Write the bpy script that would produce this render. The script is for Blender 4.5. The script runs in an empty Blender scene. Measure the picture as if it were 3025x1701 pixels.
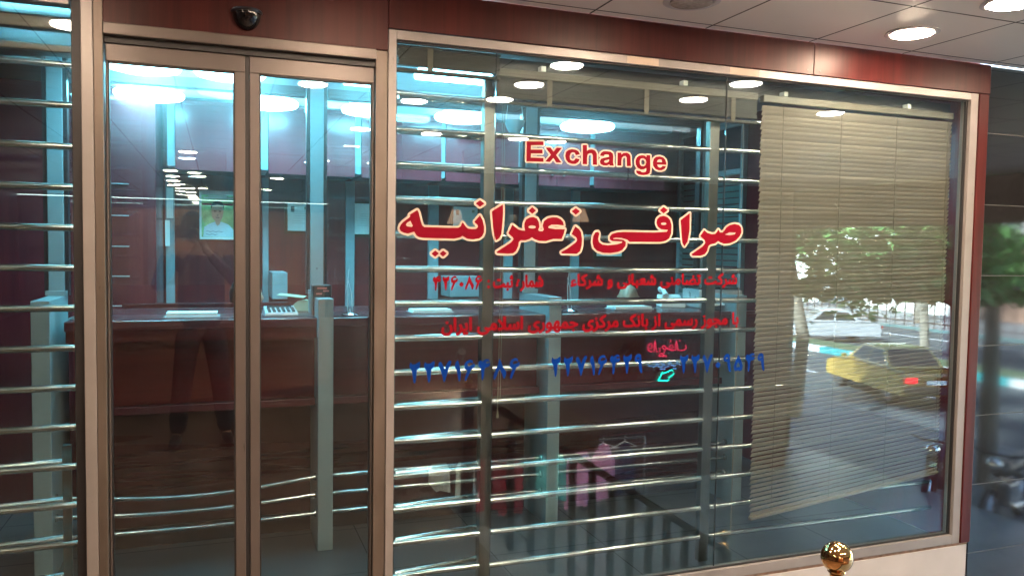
import bpy, bmesh, math, random
from mathutils import Vector, Matrix
R = math.radians
random.seed(7)
SC = bpy.context.scene
COL = SC.collection

# ---------------------------------------------------------------- camera, sky, sun, exposure
cam_data = bpy.data.cameras.new("camera")
cam = bpy.data.objects.new("camera", cam_data)
COL.objects.link(cam)
YAW, PITCH, ROLL = R(20.3), R(-2.9), R(0.86)
fw = Vector((math.sin(YAW)*math.cos(PITCH), math.cos(YAW)*math.cos(PITCH), math.sin(PITCH)))
r0 = Vector((math.cos(YAW), -math.sin(YAW), 0.0)); u0 = r0.cross(fw)
rt = r0*math.cos(ROLL) + u0*math.sin(ROLL); up = -r0*math.sin(ROLL) + u0*math.cos(ROLL)
m = Matrix((rt, up, -fw)).transposed().to_4x4(); m.translation = Vector((0, -3.1, 1.55))
cam.matrix_world = m
cam_data.sensor_width = 36.0
cam_data.lens = 36.0*2352.0/3025.0
cam_data.clip_start = 0.02
cam_data.clip_end = 500
SC.camera = cam

SUN_EL, SUN_AZ = R(40), R(282)
w = bpy.data.worlds.new("World"); SC.world = w; w.use_nodes = True
nt = w.node_tree; bg = nt.nodes["Background"]
sky = nt.nodes.new("ShaderNodeTexSky"); sky.sky_type = 'NISHITA'; sky.sun_disc = False
sky.sun_elevation = SUN_EL; sky.sun_rotation = SUN_AZ
nt.links.new(sky.outputs[0], bg.inputs[0]); bg.inputs[1].default_value = 0.15
sd = bpy.data.lights.new("sun", 'SUN'); sd.energy = 5.0; sd.angle = R(3); sd.color = (1.0, 0.98, 0.94)
sun = bpy.data.objects.new("sun", sd); COL.objects.link(sun)
sdir = Vector((math.sin(SUN_AZ)*math.cos(SUN_EL), math.cos(SUN_AZ)*math.cos(SUN_EL), math.sin(SUN_EL)))
sun.rotation_euler = (-sdir).to_track_quat('-Z', 'Y').to_euler()
SC.view_settings.view_transform = 'Standard'
SC.view_settings.look = 'None'
SC.view_settings.exposure = 4.5
SC.view_settings.gamma = 1.0
SC.render.engine = 'CYCLES'
cy = SC.cycles
cy.use_denoising = True
cy.max_bounces = 10; cy.diffuse_bounces = 4; cy.glossy_bounces = 6; cy.transmission_bounces = 6
cy.transparent_max_bounces = 32
cy.caustics_reflective = False; cy.caustics_refractive = False
cy.sample_clamp_indirect = 6.0
cy.use_light_tree = True

# ---------------------------------------------------------------- materials
def new_mat(name):
    m = bpy.data.materials.new(name); m.use_nodes = True
    return m, m.node_tree, m.node_tree.nodes["Principled BSDF"]

def N(nt, t, **kw):
    n = nt.nodes.new(t)
    for k, v in kw.items():
        if k in n.inputs.keys(): n.inputs[k].default_value = v
        else: setattr(n, k, v)
    return n

def coords(nt, scale=(1, 1, 1)):
    tc = N(nt, "ShaderNodeTexCoord"); mp = N(nt, "ShaderNodeMapping"); mp.inputs["Scale"].default_value = scale
    nt.links.new(tc.outputs["Object"], mp.inputs[0]); return mp

def ramp(nt, fac, stops):
    r = N(nt, "ShaderNodeValToRGB"); e = r.color_ramp.elements
    while len(e) < len(stops): e.new(0.5)
    for i, (p, c) in enumerate(stops):
        e[i].position = p; e[i].color = (*c, 1)
    nt.links.new(fac, r.inputs[0]); return r

def surf(name, base, rough=0.5, metal=0.0, var=0.12, scale=(6, 6, 6), bump=0.0, rvar=0.1, spec=0.5, coat=0.0, detail=6.0, chips=0.0):
    """plain material with noise-driven variation of tone, gloss and (optionally) relief"""
    m, nt, p = new_mat(name)
    mp = coords(nt, scale)
    no = N(nt, "ShaderNodeTexNoise", Scale=1.0, Detail=detail); nt.links.new(mp.outputs[0], no.inputs[0])
    lo = tuple(c*(1-var) for c in base); hi = tuple(min(1, c*(1+var)) for c in base)
    r = ramp(nt, no.outputs[0], [(0.3, lo), (0.7, hi)]); nt.links.new(r.outputs[0], p.inputs["Base Color"])
    mr = N(nt, "ShaderNodeMapRange"); mr.inputs[3].default_value = max(0.02, rough-rvar); mr.inputs[4].default_value = min(1, rough+rvar)
    nt.links.new(no.outputs[0], mr.inputs[0]); nt.links.new(mr.outputs[0], p.inputs["Roughness"])
    p.inputs["Metallic"].default_value = metal; p.inputs["Specular IOR Level"].default_value = spec
    p.inputs["Coat Weight"].default_value = coat
    if chips:
        # knocks and grubby specks that stay with the metal
        mq = coords(nt, (26, 26, 11)); nq = N(nt, "ShaderNodeTexNoise", Scale=1.0, Detail=5.0, Roughness=0.7); nt.links.new(mq.outputs[0], nq.inputs[0])
        q1 = N(nt, "ShaderNodeMapRange"); q1.inputs[1].default_value = 0.66; q1.inputs[2].default_value = 0.74; q1.inputs[4].default_value = chips; nt.links.new(nq.outputs[0], q1.inputs[0])
        mm = N(nt, "ShaderNodeMix", data_type='RGBA'); nt.links.new(q1.outputs[0], mm.inputs[0]); nt.links.new(r.outputs[0], mm.inputs[6]); mm.inputs[7].default_value = (base[0]*.25, base[1]*.22, base[2]*.2, 1)
        nt.links.new(mm.outputs[2], p.inputs["Base Color"])
    if bump:
        b = N(nt, "ShaderNodeBump", Strength=bump, Distance=0.004); nt.links.new(no.outputs[0], b.inputs["Height"])
        nt.links.new(b.outputs[0], p.inputs["Normal"])
    return m

def wood(name, dark, light, axis='z', rough=0.25, spec=0.5, scale=1.0):
    m, nt, p = new_mat(name)
    s = {'x': (1.2, 30, 30), 'y': (30, 1.2, 30), 'z': (30, 30, 1.2)}[axis]
    mp = coords(nt, tuple(v*scale for v in s))
    n1 = N(nt, "ShaderNodeTexNoise", Scale=1.0, Detail=8.0, Roughness=0.65, Distortion=0.6); nt.links.new(mp.outputs[0], n1.inputs[0])
    mp2 = coords(nt, tuple(v*scale*0.12 for v in s))
    n2 = N(nt, "ShaderNodeTexNoise", Scale=1.0, Detail=3.0); nt.links.new(mp2.outputs[0], n2.inputs[0])
    mx = N(nt, "ShaderNodeMath", operation='ADD'); nt.links.new(n1.outputs[0], mx.inputs[0]); nt.links.new(n2.outputs[0], mx.inputs[1])
    dv = N(nt, "ShaderNodeMath", operation='MULTIPLY'); nt.links.new(mx.outputs[0], dv.inputs[0]); dv.inputs[1].default_value = 0.5
    r = ramp(nt, dv.outputs[0], [(0.36, dark), (0.64, light)]); nt.links.new(r.outputs[0], p.inputs["Base Color"])
    mr = N(nt, "ShaderNodeMapRange"); mr.inputs[3].default_value = max(.03, rough-.07); mr.inputs[4].default_value = rough+.1
    nt.links.new(n2.outputs[0], mr.inputs[0]); nt.links.new(mr.outputs[0], p.inputs["Roughness"])
    p.inputs["Specular IOR Level"].default_value = spec
    return m

def emit(name, col, strength, rim=None):
    m, nt, p = new_mat(name); nt.nodes.remove(p)
    e = N(nt, "ShaderNodeEmission", Strength=strength); e.inputs[0].default_value = (*col, 1)
    nt.links.new(e.outputs[0], nt.nodes["Material Output"].inputs[0]); return m

def glass(name, tint=(0.93, 0.97, 0.97), f0=0.045, rough=0.0, wav=0.0, glow=0.0):
    """clear pane: transparent body, mirror skin with Schlick reflectance taken from the true angle of incidence"""
    m, nt, p = new_mat(name); nt.nodes.remove(p)
    g = N(nt, "ShaderNodeNewGeometry")
    d = N(nt, "ShaderNodeVectorMath", operation='DOT_PRODUCT'); nt.links.new(g.outputs["Incoming"], d.inputs[0]); nt.links.new(g.outputs["Normal"], d.inputs[1])
    a = N(nt, "ShaderNodeMath", operation='ABSOLUTE'); nt.links.new(d.outputs["Value"], a.inputs[0])
    s = N(nt, "ShaderNodeMath", operation='SUBTRACT'); s.inputs[0].default_value = 1.0; nt.links.new(a.outputs[0], s.inputs[1])
    pw = N(nt, "ShaderNodeMath", operation='POWER'); nt.links.new(s.outputs[0], pw.inputs[0]); pw.inputs[1].default_value = 5.0
    ml = N(nt, "ShaderNodeMath", operation='MULTIPLY_ADD'); nt.links.new(pw.outputs[0], ml.inputs[0]); ml.inputs[1].default_value = 1-f0; ml.inputs[2].default_value = f0
    t = N(nt, "ShaderNodeBsdfTransparent"); t.inputs[0].default_value = (*tint, 1)
    gl = N(nt, "ShaderNodeBsdfGlossy", Roughness=rough); gl.inputs[0].default_value = (0.78, 0.93, 1.0, 1)
    if wav:
        mp = coords(nt, (1.1, 1.1, 1.1)); no = N(nt, "ShaderNodeTexNoise", Scale=1.0, Detail=2.0); nt.links.new(mp.outputs[0], no.inputs[0])
        b = N(nt, "ShaderNodeBump", Strength=wav, Distance=0.004); nt.links.new(no.outputs[0], b.inputs["Height"]); nt.links.new(b.outputs[0], gl.inputs["Normal"])
    if glow:
        # lens glow around the lamps, put into the pane: a little of the light passing through is spread forwards
        rf = N(nt, "ShaderNodeBsdfRefraction", Roughness=0.75, IOR=1.22); rf.inputs[0].default_value = (0.9, 0.97, 1.0, 1)
        mp = coords(nt, (1.6, 1.6, 0.5)); no = N(nt, "ShaderNodeTexNoise", Scale=1.0, Detail=4.0); nt.links.new(mp.outputs[0], no.inputs[0])
        mr = N(nt, "ShaderNodeMapRange"); mr.inputs[1].default_value = 0.3; mr.inputs[2].default_value = 0.7; mr.inputs[3].default_value = glow*0.6; mr.inputs[4].default_value = glow*1.4; nt.links.new(no.outputs[0], mr.inputs[0])
        m2 = N(nt, "ShaderNodeMixShader"); nt.links.new(mr.outputs[0], m2.inputs[0]); nt.links.new(t.outputs[0], m2.inputs[1]); nt.links.new(rf.outputs[0], m2.inputs[2]); t = m2
    mx = N(nt, "ShaderNodeMixShader"); nt.links.new(ml.outputs[0], mx.inputs[0]); nt.links.new(t.outputs[0], mx.inputs[1]); nt.links.new(gl.outputs[0], mx.inputs[2])
    nt.links.new(mx.outputs[0], nt.nodes["Material Output"].inputs[0]); return m

def tiles(name, base, grout, sx, sy, ox=0, oy=0, joint=0.006, rough=0.2, var=0.12, axes=('X', 'Y'), spec=0.5, cloud=2.0):
    """rectangular slabs with thin joints laid out in metres"""
    m, nt, p = new_mat(name)
    tc = N(nt, "ShaderNodeTexCoord"); sp = N(nt, "ShaderNodeSeparateXYZ"); nt.links.new(tc.outputs["Object"], sp.inputs[0])
    def line(ax, size, off):
        a = N(nt, "ShaderNodeMath", operation='ADD'); nt.links.new(sp.outputs[ax], a.inputs[0]); a.inputs[1].default_value = -off + 400*size
        md = N(nt, "ShaderNodeMath", operation='MODULO'); nt.links.new(a.outputs[0], md.inputs[0]); md.inputs[1].default_value = size
        lt = N(nt, "ShaderNodeMath", operation='LESS_THAN'); nt.links.new(md.outputs[0], lt.inputs[0]); lt.inputs[1].default_value = joint
        dv = N(nt, "ShaderNodeMath", operation='DIVIDE'); nt.links.new(a.outputs[0], dv.inputs[0]); dv.inputs[1].default_value = size
        fl = N(nt, "ShaderNodeMath", operation='FLOOR'); nt.links.new(dv.outputs[0], fl.inputs[0])
        return lt, fl
    lx, fx = line(axes[0], sx, ox); ly, fy = line(axes[1], sy, oy)
    mxx = N(nt, "ShaderNodeMath", operation='MAXIMUM'); nt.links.new(lx.outputs[0], mxx.inputs[0]); nt.links.new(ly.outputs[0], mxx.inputs[1])
    cb = N(nt, "ShaderNodeCombineXYZ"); nt.links.new(fx.outputs[0], cb.inputs[0]); nt.links.new(fy.outputs[0], cb.inputs[1])
    wn = N(nt, "ShaderNodeTexWhiteNoise"); nt.links.new(cb.outputs[0], wn.inputs[0])
    mp = coords(nt, (cloud,)*3); no = N(nt, "ShaderNodeTexNoise", Scale=1.0, Detail=8.0, Roughness=0.6); nt.links.new(mp.outputs[0], no.inputs[0])
    ad = N(nt, "ShaderNodeMath", operation='MULTIPLY_ADD'); nt.links.new(wn.outputs[0], ad.inputs[0]); ad.inputs[1].default_value = 0.35; nt.links.new(no.outputs[0], ad.inputs[2])
    lo = tuple(c*(1-var) for c in base); hi = tuple(c*(1+var) for c in base)
    r = ramp(nt, ad.outputs[0], [(0.35, lo), (0.9, hi)])
    mc = N(nt, "ShaderNodeMix", data_type='RGBA'); nt.links.new(mxx.outputs[0], mc.inputs[0]); nt.links.new(r.outputs[0], mc.inputs[6]); mc.inputs[7].default_value = (*grout, 1)
    nt.links.new(mc.outputs[2], p.inputs["Base Color"])
    mr = N(nt, "ShaderNodeMath", operation='MULTIPLY_ADD'); nt.links.new(mxx.outputs[0], mr.inputs[0]); mr.inputs[1].default_value = 0.5; mr.inputs[2].default_value = rough
    nt.links.new(mr.outputs[0], p.inputs["Roughness"]); p.inputs["Specular IOR Level"].default_value = spec
    if name.startswith('polished'): p.inputs["Specular Tint"].default_value = (0.72, 0.93, 1.0, 1)
    return m

M = {}
M['fascia'] = wood('red laminate', (0.026, 0.003, 0.003), (0.068, 0.008, 0.007), 'z', 0.38, 0.24)
M['alu'] = surf('anodised aluminium frame', (0.245, 0.228, 0.222), 0.40, 0.3, 0.10, (5, 5, 5), 0.02, 0.12, chips=0.5)
M['alu_brown'] = surf('worn brown aluminium', (0.13, 0.107, 0.09), 0.42, 0.5, 0.25, (8, 8, 3), 0.05, 0.1, chips=0.8)
M['leaf'] = surf('door leaf aluminium', (0.118, 0.101, 0.094), 0.38, 0.4, 0.10, (5, 5, 5), 0.02, 0.12, chips=0.5)
M['rubber'] = surf('black rubber seal', (0.012, 0.012, 0.014), 0.5, 0, 0.2)
M['glass'] = glass('shop window glass', (0.89, 0.96, 0.97), 0.060, 0.0, 0.0, 0.036)
M['screen'] = glass('teller screen glass', (0.95, 0.985, 0.985), 0.035, 0.0, 0.0)
M['steel'] = surf('polished steel', (0.46, 0.44, 0.41), 0.17, 1.0, 0.22, (6, 30, 30), 0.03, 0.10)
M['steelbar'] = surf('satin steel', (0.15, 0.14, 0.125), 0.32, 1.0, 0.15, (20, 20, 3), 0.0, 0.1)
M['brass'] = surf('polished brass', (0.60, 0.37, 0.16), 0.07, 1.0, 0.08, (20, 20, 20), 0.0, 0.03)
M['marble'] = surf('white marble base', (0.43, 0.42, 0.42), 0.35, 0, 0.10, (3, 3, 3), 0.02, 0.1)
M['sealant'] = surf('brown sealant', (0.24, 0.15, 0.11), 0.7, 0, 0.3, (30, 30, 30), 0.2)
M['granite'] = tiles('polished dark granite', (0.014, 0.014, 0.015), (0.05, 0.042, 0.035), 1.6, 0.374, 3.0, 0.315, 0.004, 0.045, 0.4, ('X', 'Z'), 0.8, 30.0)
M['ceil'] = tiles('ceiling panels', (0.90, 0.86, 0.81), (0.05, 0.05, 0.045), 0.57, 0.54, 0.325, -0.08, 0.009, 0.32, 0.03, ('X', 'Y'), 0.4, 1.0)
M['lampring'] = surf('lamp ring', (0.62, 0.62, 0.64), 0.3, 0.2, 0.05)
M['lamp_warm'] = emit('warm downlight', (1.0, 0.74, 0.53), 14.5)
M['lamp_hall'] = emit('hall downlight', (1.0, 0.68, 0.40), 14.0)
M['lamp_cool'] = emit('cool downlight', (0.75, 0.9, 1.0), 5.0)
M['lamp_cyan'] = emit('cool white ceiling lamp', (0.24, 0.80, 1.0), 3.1)
M['lamp_spot'] = emit('spotlight lens', (1.0, 0.82, 0.62), 260.0)
M['lamp_off'] = surf('unlit lamp lens', (0.55, 0.55, 0.5), 0.15, 0.3, 0.2, (60, 60, 60), 0.3)
M['blind'] = surf('tan blind slats', (0.38, 0.30, 0.235), 0.45, 0.1, 0.10, (3, 3, 40), 0.0, 0.1)
M['cord'] = surf('blind cord', (0.17, 0.135, 0.10), 0.8)
M['clip'] = surf('clear plastic clip', (0.75, 0.70, 0.6), 0.2)
M['red'] = surf('red vinyl', (0.16, 0.0, 0.010), 0.5, 0, 0.05, (2, 2, 2), 0, 0.05, 0.08)
M['red2'] = surf('bright red vinyl', (0.19, 0.001, 0.007), 0.5, 0, 0.05, (2, 2, 2), 0, 0.05, 0.08)
M['cream'] = surf('cream vinyl', (0.46, 0.37, 0.30), 0.45, 0, 0.04, (2, 2, 2), 0, 0.05, 0.3)
M['blue'] = surf('blue vinyl', (0.0, 0.026, 0.19), 0.5, 0, 0.05, (2, 2, 2), 0, 0.05, 0.08)
M['dome'] = surf('smoked dome', (0.006, 0.006, 0.007), 0.08, 0, 0.2, (9, 9, 9), 0, 0.02, 0.4)
# inside
M['ifloor'] = tiles('grey shop floor', (0.055, 0.058, 0.062), (0.025, 0.025, 0.025), 0.6, 0.6, 0.1, 0.02, 0.005, 0.28, 0.15)
M['iceil'] = surf('shop ceiling', (0.26, 0.25, 0.26), 0.4, 0, 0.05)
M['iwall'] = wood('dark red wall panel', (0.075, 0.004, 0.007), (0.15, 0.009, 0.012), 'z', 0.3)
M['counter'] = wood('counter laminate', (0.040, 0.0035, 0.006), (0.090, 0.007, 0.010), 'x', 0.22)
M['countertop'] = wood('counter top', (0.055, 0.012, 0.018), (0.105, 0.022, 0.027), 'x', 0.25)
M['under'] = wood('dark lower counter panel', (0.022, 0.003, 0.005), (0.045, 0.005, 0.006), 'x', 0.25)
M['shade'] = emit('lit lampshade', (1.0, 0.50, 0.28), 0.16)
M['kick'] = surf('dark counter kick', (0.014, 0.010, 0.012), 0.35)
M['cabinet'] = wood('cabinet laminate', (0.135, 0.020, 0.030), (0.225, 0.036, 0.048), 'z', 0.2)
M['cupboard'] = wood('cupboard laminate', (0.10, 0.013, 0.021), (0.17, 0.022, 0.031), 'z', 0.22)
M['verge'] = surf('planted verge', (0.05, 0.075, 0.03), 0.9, 0, 0.4, (5, 5, 5), 0.3)
M['blind_rail'] = surf('tan blind bottom rail', (0.17, 0.135, 0.10), 0.5)
M['blind_shaded'] = surf('shaded stack of slats', (0.040, 0.032, 0.024), 0.5, 0.1, 0.12, (3, 3, 40))  # tan slats with the shade of the stack put into the colour
M['valance'] = wood('brown valance', (0.020, 0.013, 0.010), (0.04, 0.026, 0.02), 'x', 0.35)
M['cabin_edge'] = surf('dark cabinet edge', (0.04, 0.01, 0.012), 0.4)
M['grey'] = surf('grey painted post', (0.21, 0.265, 0.285), 0.4, 0, 0.04, (30, 30, 30), 0.03)
M['darktrim'] = surf('dark column trim', (0.02, 0.012, 0.014), 0.35)
M['paper'] = surf('white paper', (0.85, 0.86, 0.84), 0.7, 0, 0.03)
M['black'] = surf('black plastic', (0.012, 0.012, 0.014), 0.3, 0, 0.2)
M['silver'] = surf('silver plastic', (0.55, 0.58, 0.60), 0.3, 0.4, 0.1)
M['olive'] = surf('folded leaflet', (0.42, 0.42, 0.30), 0.6)
M['skin'] = surf('skin', (0.46, 0.26, 0.18), 0.5, 0, 0.08, (14, 14, 14), 0.02)
M['hair'] = surf('dark hair', (0.012, 0.009, 0.008), 0.5, 0, 0.4, (90, 90, 20), 0.3)
M['shirt_dark'] = surf('dark jacket', (0.035, 0.022, 0.028), 0.8, 0, 0.2, (20, 20, 20), 0.2)
M['shirt_blue'] = surf('blue grey shirt', (0.12, 0.17, 0.22), 0.8, 0, 0.15, (20, 20, 20), 0.2)
M['trousers'] = surf('dark trousers', (0.016, 0.014, 0.018), 0.8, 0, 0.2, (20, 20, 20), 0.2)
M['eye'] = surf('eye white', (0.75, 0.72, 0.68), 0.2)
# outside
M['pfloor'] = tiles('brown platform tiles', (0.12, 0.078, 0.056), (0.04, 0.028, 0.02), 0.6, 0.6, 0, 0, 0.005, 0.22, 0.2)
M['lfloor'] = tiles('grey courtyard paving', (0.23, 0.245, 0.25), (0.10, 0.10, 0.10), 0.6, 0.6, 0, 0, 0.008, 0.35, 0.1)
M['stair'] = surf('granite steps', (0.24, 0.245, 0.255), 0.3, 0, 0.2, (60, 60, 60), 0.05)
M['rail_dark'] = surf('dark brown painted rail', (0.035, 0.018, 0.014), 0.35, 0, 0.2)
M['desk'] = wood('desk panel', (0.11, 0.043, 0.025), (0.21, 0.083, 0.048), 'x', 0.3)
M['partition'] = wood('partition panel', (0.34, 0.14, 0.08), (0.56, 0.25, 0.14), 'z', 0.4)
M['hallwall'] = wood('hall wall panels', (0.045, 0.018, 0.013), (0.085, 0.034, 0.023), 'z', 0.45)
M['asphalt'] = surf('asphalt', (0.036, 0.044, 0.048), 0.75, 0, 0.2, (4, 4, 4), 0.2)
M['pave'] = tiles('pavement slabs', (0.13, 0.135, 0.14), (0.06, 0.12, 0.12), 0.5, 0.5, 0, 0, 0.01, 0.6, 0.12)
M['kerb_w'] = surf('white kerb paint', (0.42, 0.43, 0.43), 0.6, 0, 0.12)
M['kerb_t'] = surf('teal kerb paint', (0.012, 0.20, 0.21), 0.6, 0, 0.15)
M['taxi'] = surf('yellow taxi paint', (0.36, 0.235, 0.05), 0.25, 0, 0.04, (3, 3, 3), 0, 0.03, 0.5, 0.5)
M['white'] = surf('white car paint', (0.30, 0.31, 0.32), 0.25, 0, 0.03, (3, 3, 3), 0, 0.03, 0.5, 0.5)
M['greycar'] = surf('grey car paint', (0.20, 0.21, 0.22), 0.25, 0.3, 0.04, (3, 3, 3), 0, 0.03, 0.5, 0.5)
M['carglass'] = surf('car window glass', (0.02, 0.025, 0.03), 0.08, 0, 0.1, (3, 3, 3), 0, 0.02, 0.25)
M['tyre'] = surf('tyre rubber', (0.015, 0.015, 0.015), 0.8)
M['tail_on'] = emit('lit tail light', (1.0, 0.02, 0.03), 0.8)
M['tail'] = surf('red lamp lens', (0.40, 0.01, 0.01), 0.15)
M['chrome'] = surf('chrome', (0.7, 0.7, 0.7), 0.08, 1.0)
M['bark'] = surf('plane tree bark', (0.16, 0.14, 0.11), 0.85, 0, 0.35, (6, 6, 2), 0.6)
M['neon_red'] = emit('red neon', (1.0, 0.03, 0.08), 0.55)
M['neon_blue'] = emit('blue neon', (0.20, 0.50, 1.0), 0.45)
M['neon_cyan'] = emit('cyan neon', (0.0, 1.0, 0.62), 0.75)
M['pink'] = surf('pink knit', (0.62, 0.26, 0.46), 0.9, 0, 0.1, (40, 40, 8), 0.3)
M['teal'] = surf('teal cotton', (0.10, 0.42, 0.40), 0.9, 0, 0.1, (40, 40, 8), 0.3)
M['ivory'] = surf('ivory cloth', (0.78, 0.73, 0.62), 0.9, 0, 0.08, (40, 40, 8), 0.3)
M['crimson'] = surf('crimson cloth', (0.30, 0.02, 0.035), 0.9, 0, 0.1, (40, 40, 8), 0.3)
M['navy'] = surf('navy cloth', (0.03, 0.045, 0.10), 0.9, 0, 0.1, (40, 40, 8), 0.3)
M['hanger'] = surf('white hanger', (0.8, 0.8, 0.78), 0.4)
M['stucco'] = surf('pale facade render', (0.52, 0.50, 0.46), 0.8, 0, 0.08, (2, 2, 2), 0.1)
M['brickfar'] = surf('brown facade', (0.22, 0.13, 0.09), 0.8, 0, 0.15, (2, 2, 2), 0.1)
M['winfar'] = surf('dark window', (0.03, 0.04, 0.05), 0.1, 0, 0.2)

def leafmat():
    m, nt, p = new_mat('plane tree leaves')
    oi = N(nt, "ShaderNodeNewGeometry")
    r = ramp(nt, oi.outputs["Random Per Island"], [(0.0, (0.07, 0.18, 0.045)), (0.6, (0.14, 0.32, 0.09)), (1.0, (0.22, 0.40, 0.13))])
    nt.links.new(r.outputs[0], p.inputs["Base Color"]); p.inputs["Roughness"].default_value = 0.6; p.inputs["Specular IOR Level"].default_value = 0.25
    t = N(nt, "ShaderNodeBsdfTranslucent"); nt.links.new(r.outputs[0], t.inputs[0])
    mx = N(nt, "ShaderNodeMixShader"); mx.inputs[0].default_value = 0.35
    nt.links.new(p.outputs[0], mx.inputs[1]); nt.links.new(t.outputs[0], mx.inputs[2]); nt.links.new(mx.outputs[0], nt.nodes["Material Output"].inputs[0])
    return m
M['leaf_green'] = leafmat()

# ---------------------------------------------------------------- mesh helpers
class MB:
    def __init__(s): s.v = []; s.f = []; s.mi = []; s.cur = 0
    def add(s, vs, fs):
        o = len(s.v); s.v += [tuple(a) for a in vs]; s.f += [tuple(i+o for i in f) for f in fs]; s.mi += [s.cur]*len(fs); return s
    def box(s, x0, x1, y0, y1, z0, z1, mat=None):
        vs = [(x, y, z) for z in (z0, z1) for y in (y0, y1) for x in (x0, x1)]
        if mat is not None: vs = [mat @ Vector(a) for a in vs]
        return s.add(vs, [(0, 2, 3, 1), (4, 5, 7, 6), (0, 1, 5, 4), (2, 6, 7, 3), (0, 4, 6, 2), (1, 3, 7, 5)])
    def tube(s, pts, r, n=10, cap=True, closed=False):
        pts = [Vector(p) for p in pts]; k = len(pts); rr = r if isinstance(r, (list, tuple)) else [r]*k
        vs = []; prev = None
        for i, p in enumerate(pts):
            if closed: t = (pts[(i+1) % k]-pts[i-1])
            else: t = (pts[min(i+1, k-1)]-pts[max(i-1, 0)])
            t = t.normalized() if t.length > 1e-9 else Vector((0, 0, 1))
            a = prev if prev is not None else (Vector((0, 0, 1)) if abs(t.z) < 0.9 else Vector((1, 0, 0)))
            a = (a - t*a.dot(t)).normalized(); prev = a; b = t.cross(a)
            for j in range(n):
                an = 2*math.pi*j/n; vs.append(p+(a*math.cos(an)+b*math.sin(an))*rr[i])
        fs = []
        for i in range(k if closed else k-1):
            for j in range(n):
                i2 = (i+1) % k; fs.append((i*n+j, i*n+(j+1) % n, i2*n+(j+1) % n, i2*n+j))
        if cap and not closed:
            fs.append(tuple(range(n-1, -1, -1))); fs.append(tuple((k-1)*n+j for j in range(n)))
        return s.add(vs, fs)
    def lathe(s, prof, c, n=24, axis='z'):
        vs = []
        for (r, h) in prof:
            for j in range(n):
                a = 2*math.pi*j/n
                q = (r*math.cos(a), r*math.sin(a), h)
                if axis == 'y': q = (q[0], q[2], q[1])
                if axis == 'x': q = (q[2], q[0], q[1])
                vs.append((c[0]+q[0], c[1]+q[1], c[2]+q[2]))
        fs = []
        for i in range(len(prof)-1):
            for j in range(n): fs.append((i*n+j, i*n+(j+1) % n, (i+1)*n+(j+1) % n, (i+1)*n+j))
        fs.append(tuple(range(n-1, -1, -1))); fs.append(tuple((len(prof)-1)*n+j for j in range(n)))
        return s.add(vs, fs)
    def prism(s, poly, fn0, fn1):
        n = len(poly); vs = [fn0(p) for p in poly]+[fn1(p) for p in poly]
        fs = [tuple(range(n-1, -1, -1)), tuple(range(n, 2*n))]+[(i, (i+1) % n, n+(i+1) % n, n+i) for i in range(n)]
        return s.add(vs, fs)
    def ball(s, c, rx, ry=None, rz=None, n=16):
        ry = ry or rx; rz = rz or rx
        k = n//2; vs = [(c[0], c[1], c[2]-rz)]
        for i in range(1, k):
            t = math.pi*i/k
            for j in range(n):
                a = 2*math.pi*j/n; vs.append((c[0]+rx*math.sin(t)*math.cos(a), c[1]+ry*math.sin(t)*math.sin(a), c[2]-rz*math.cos(t)))
        vs.append((c[0], c[1], c[2]+rz)); fs = []
        for j in range(n): fs.append((0, 1+(j+1) % n, 1+j)); fs.append((len(vs)-1, 1+(k-2)*n+j, 1+(k-2)*n+(j+1) % n))
        for i in range(k-2):
            for j in range(n): a = 1+i*n; fs.append((a+j, a+(j+1) % n, a+n+(j+1) % n, a+n+j))
        return s.add(vs, fs)
    def build(s, name, mat, parent=None, smooth=False, bevel=0.0, fix=True, **tags):
        me = bpy.data.meshes.new(name); me.from_pydata(s.v, [], s.f)
        mats = mat if isinstance(mat, (list, tuple)) else [mat]
        for mm in mats: me.materials.append(M[mm] if isinstance(mm, str) else mm)
        if len(mats) > 1: me.polygons.foreach_set('material_index', s.mi)
        if fix:
            bm = bmesh.new(); bm.from_mesh(me); bmesh.ops.recalc_face_normals(bm, faces=bm.faces); bm.to_mesh(me); bm.free()
        if smooth:
            me.polygons.foreach_set('use_smooth', [True]*len(me.polygons))
            me.set_sharp_from_angle(angle=R(38))
        o = bpy.data.objects.new(name, me); COL.objects.link(o)
        if parent: o.parent = parent
        if bevel:
            b = o.modifiers.new('bevel', 'BEVEL'); b.width = bevel; b.segments = 2; b.limit_method = 'ANGLE'; b.angle_limit = R(50)
        return tag(o, **tags)

def tag(o, label=None, cat=None, group=None, kind=None):
    if label: o['label'] = label
    if cat: o['category'] = cat
    if group: o['group'] = group
    if kind: o['kind'] = kind
    return o

def thing(name, label, cat, group=None, loc=(0, 0, 0), rz=0.0):
    o = bpy.data.objects.new(name, None); COL.objects.link(o); o.empty_display_size = 0.1
    o.location = loc; o.rotation_euler.z = rz
    return tag(o, label, cat, group)

def box(name, mat, x0, x1, y0, y1, z0, z1, parent=None, bevel=0.0, **t):
    return MB().box(x0, x1, y0, y1, z0, z1).build(name, mat, parent, False, bevel, **t)

def copy_tree(o, parent=None):
    c = o.copy(); COL.objects.link(c); c.parent = parent
    for ch in [k for k in KIDS(o)]: copy_tree(ch, c)
    return c
def KIDS(o): return list(o.children)
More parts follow.
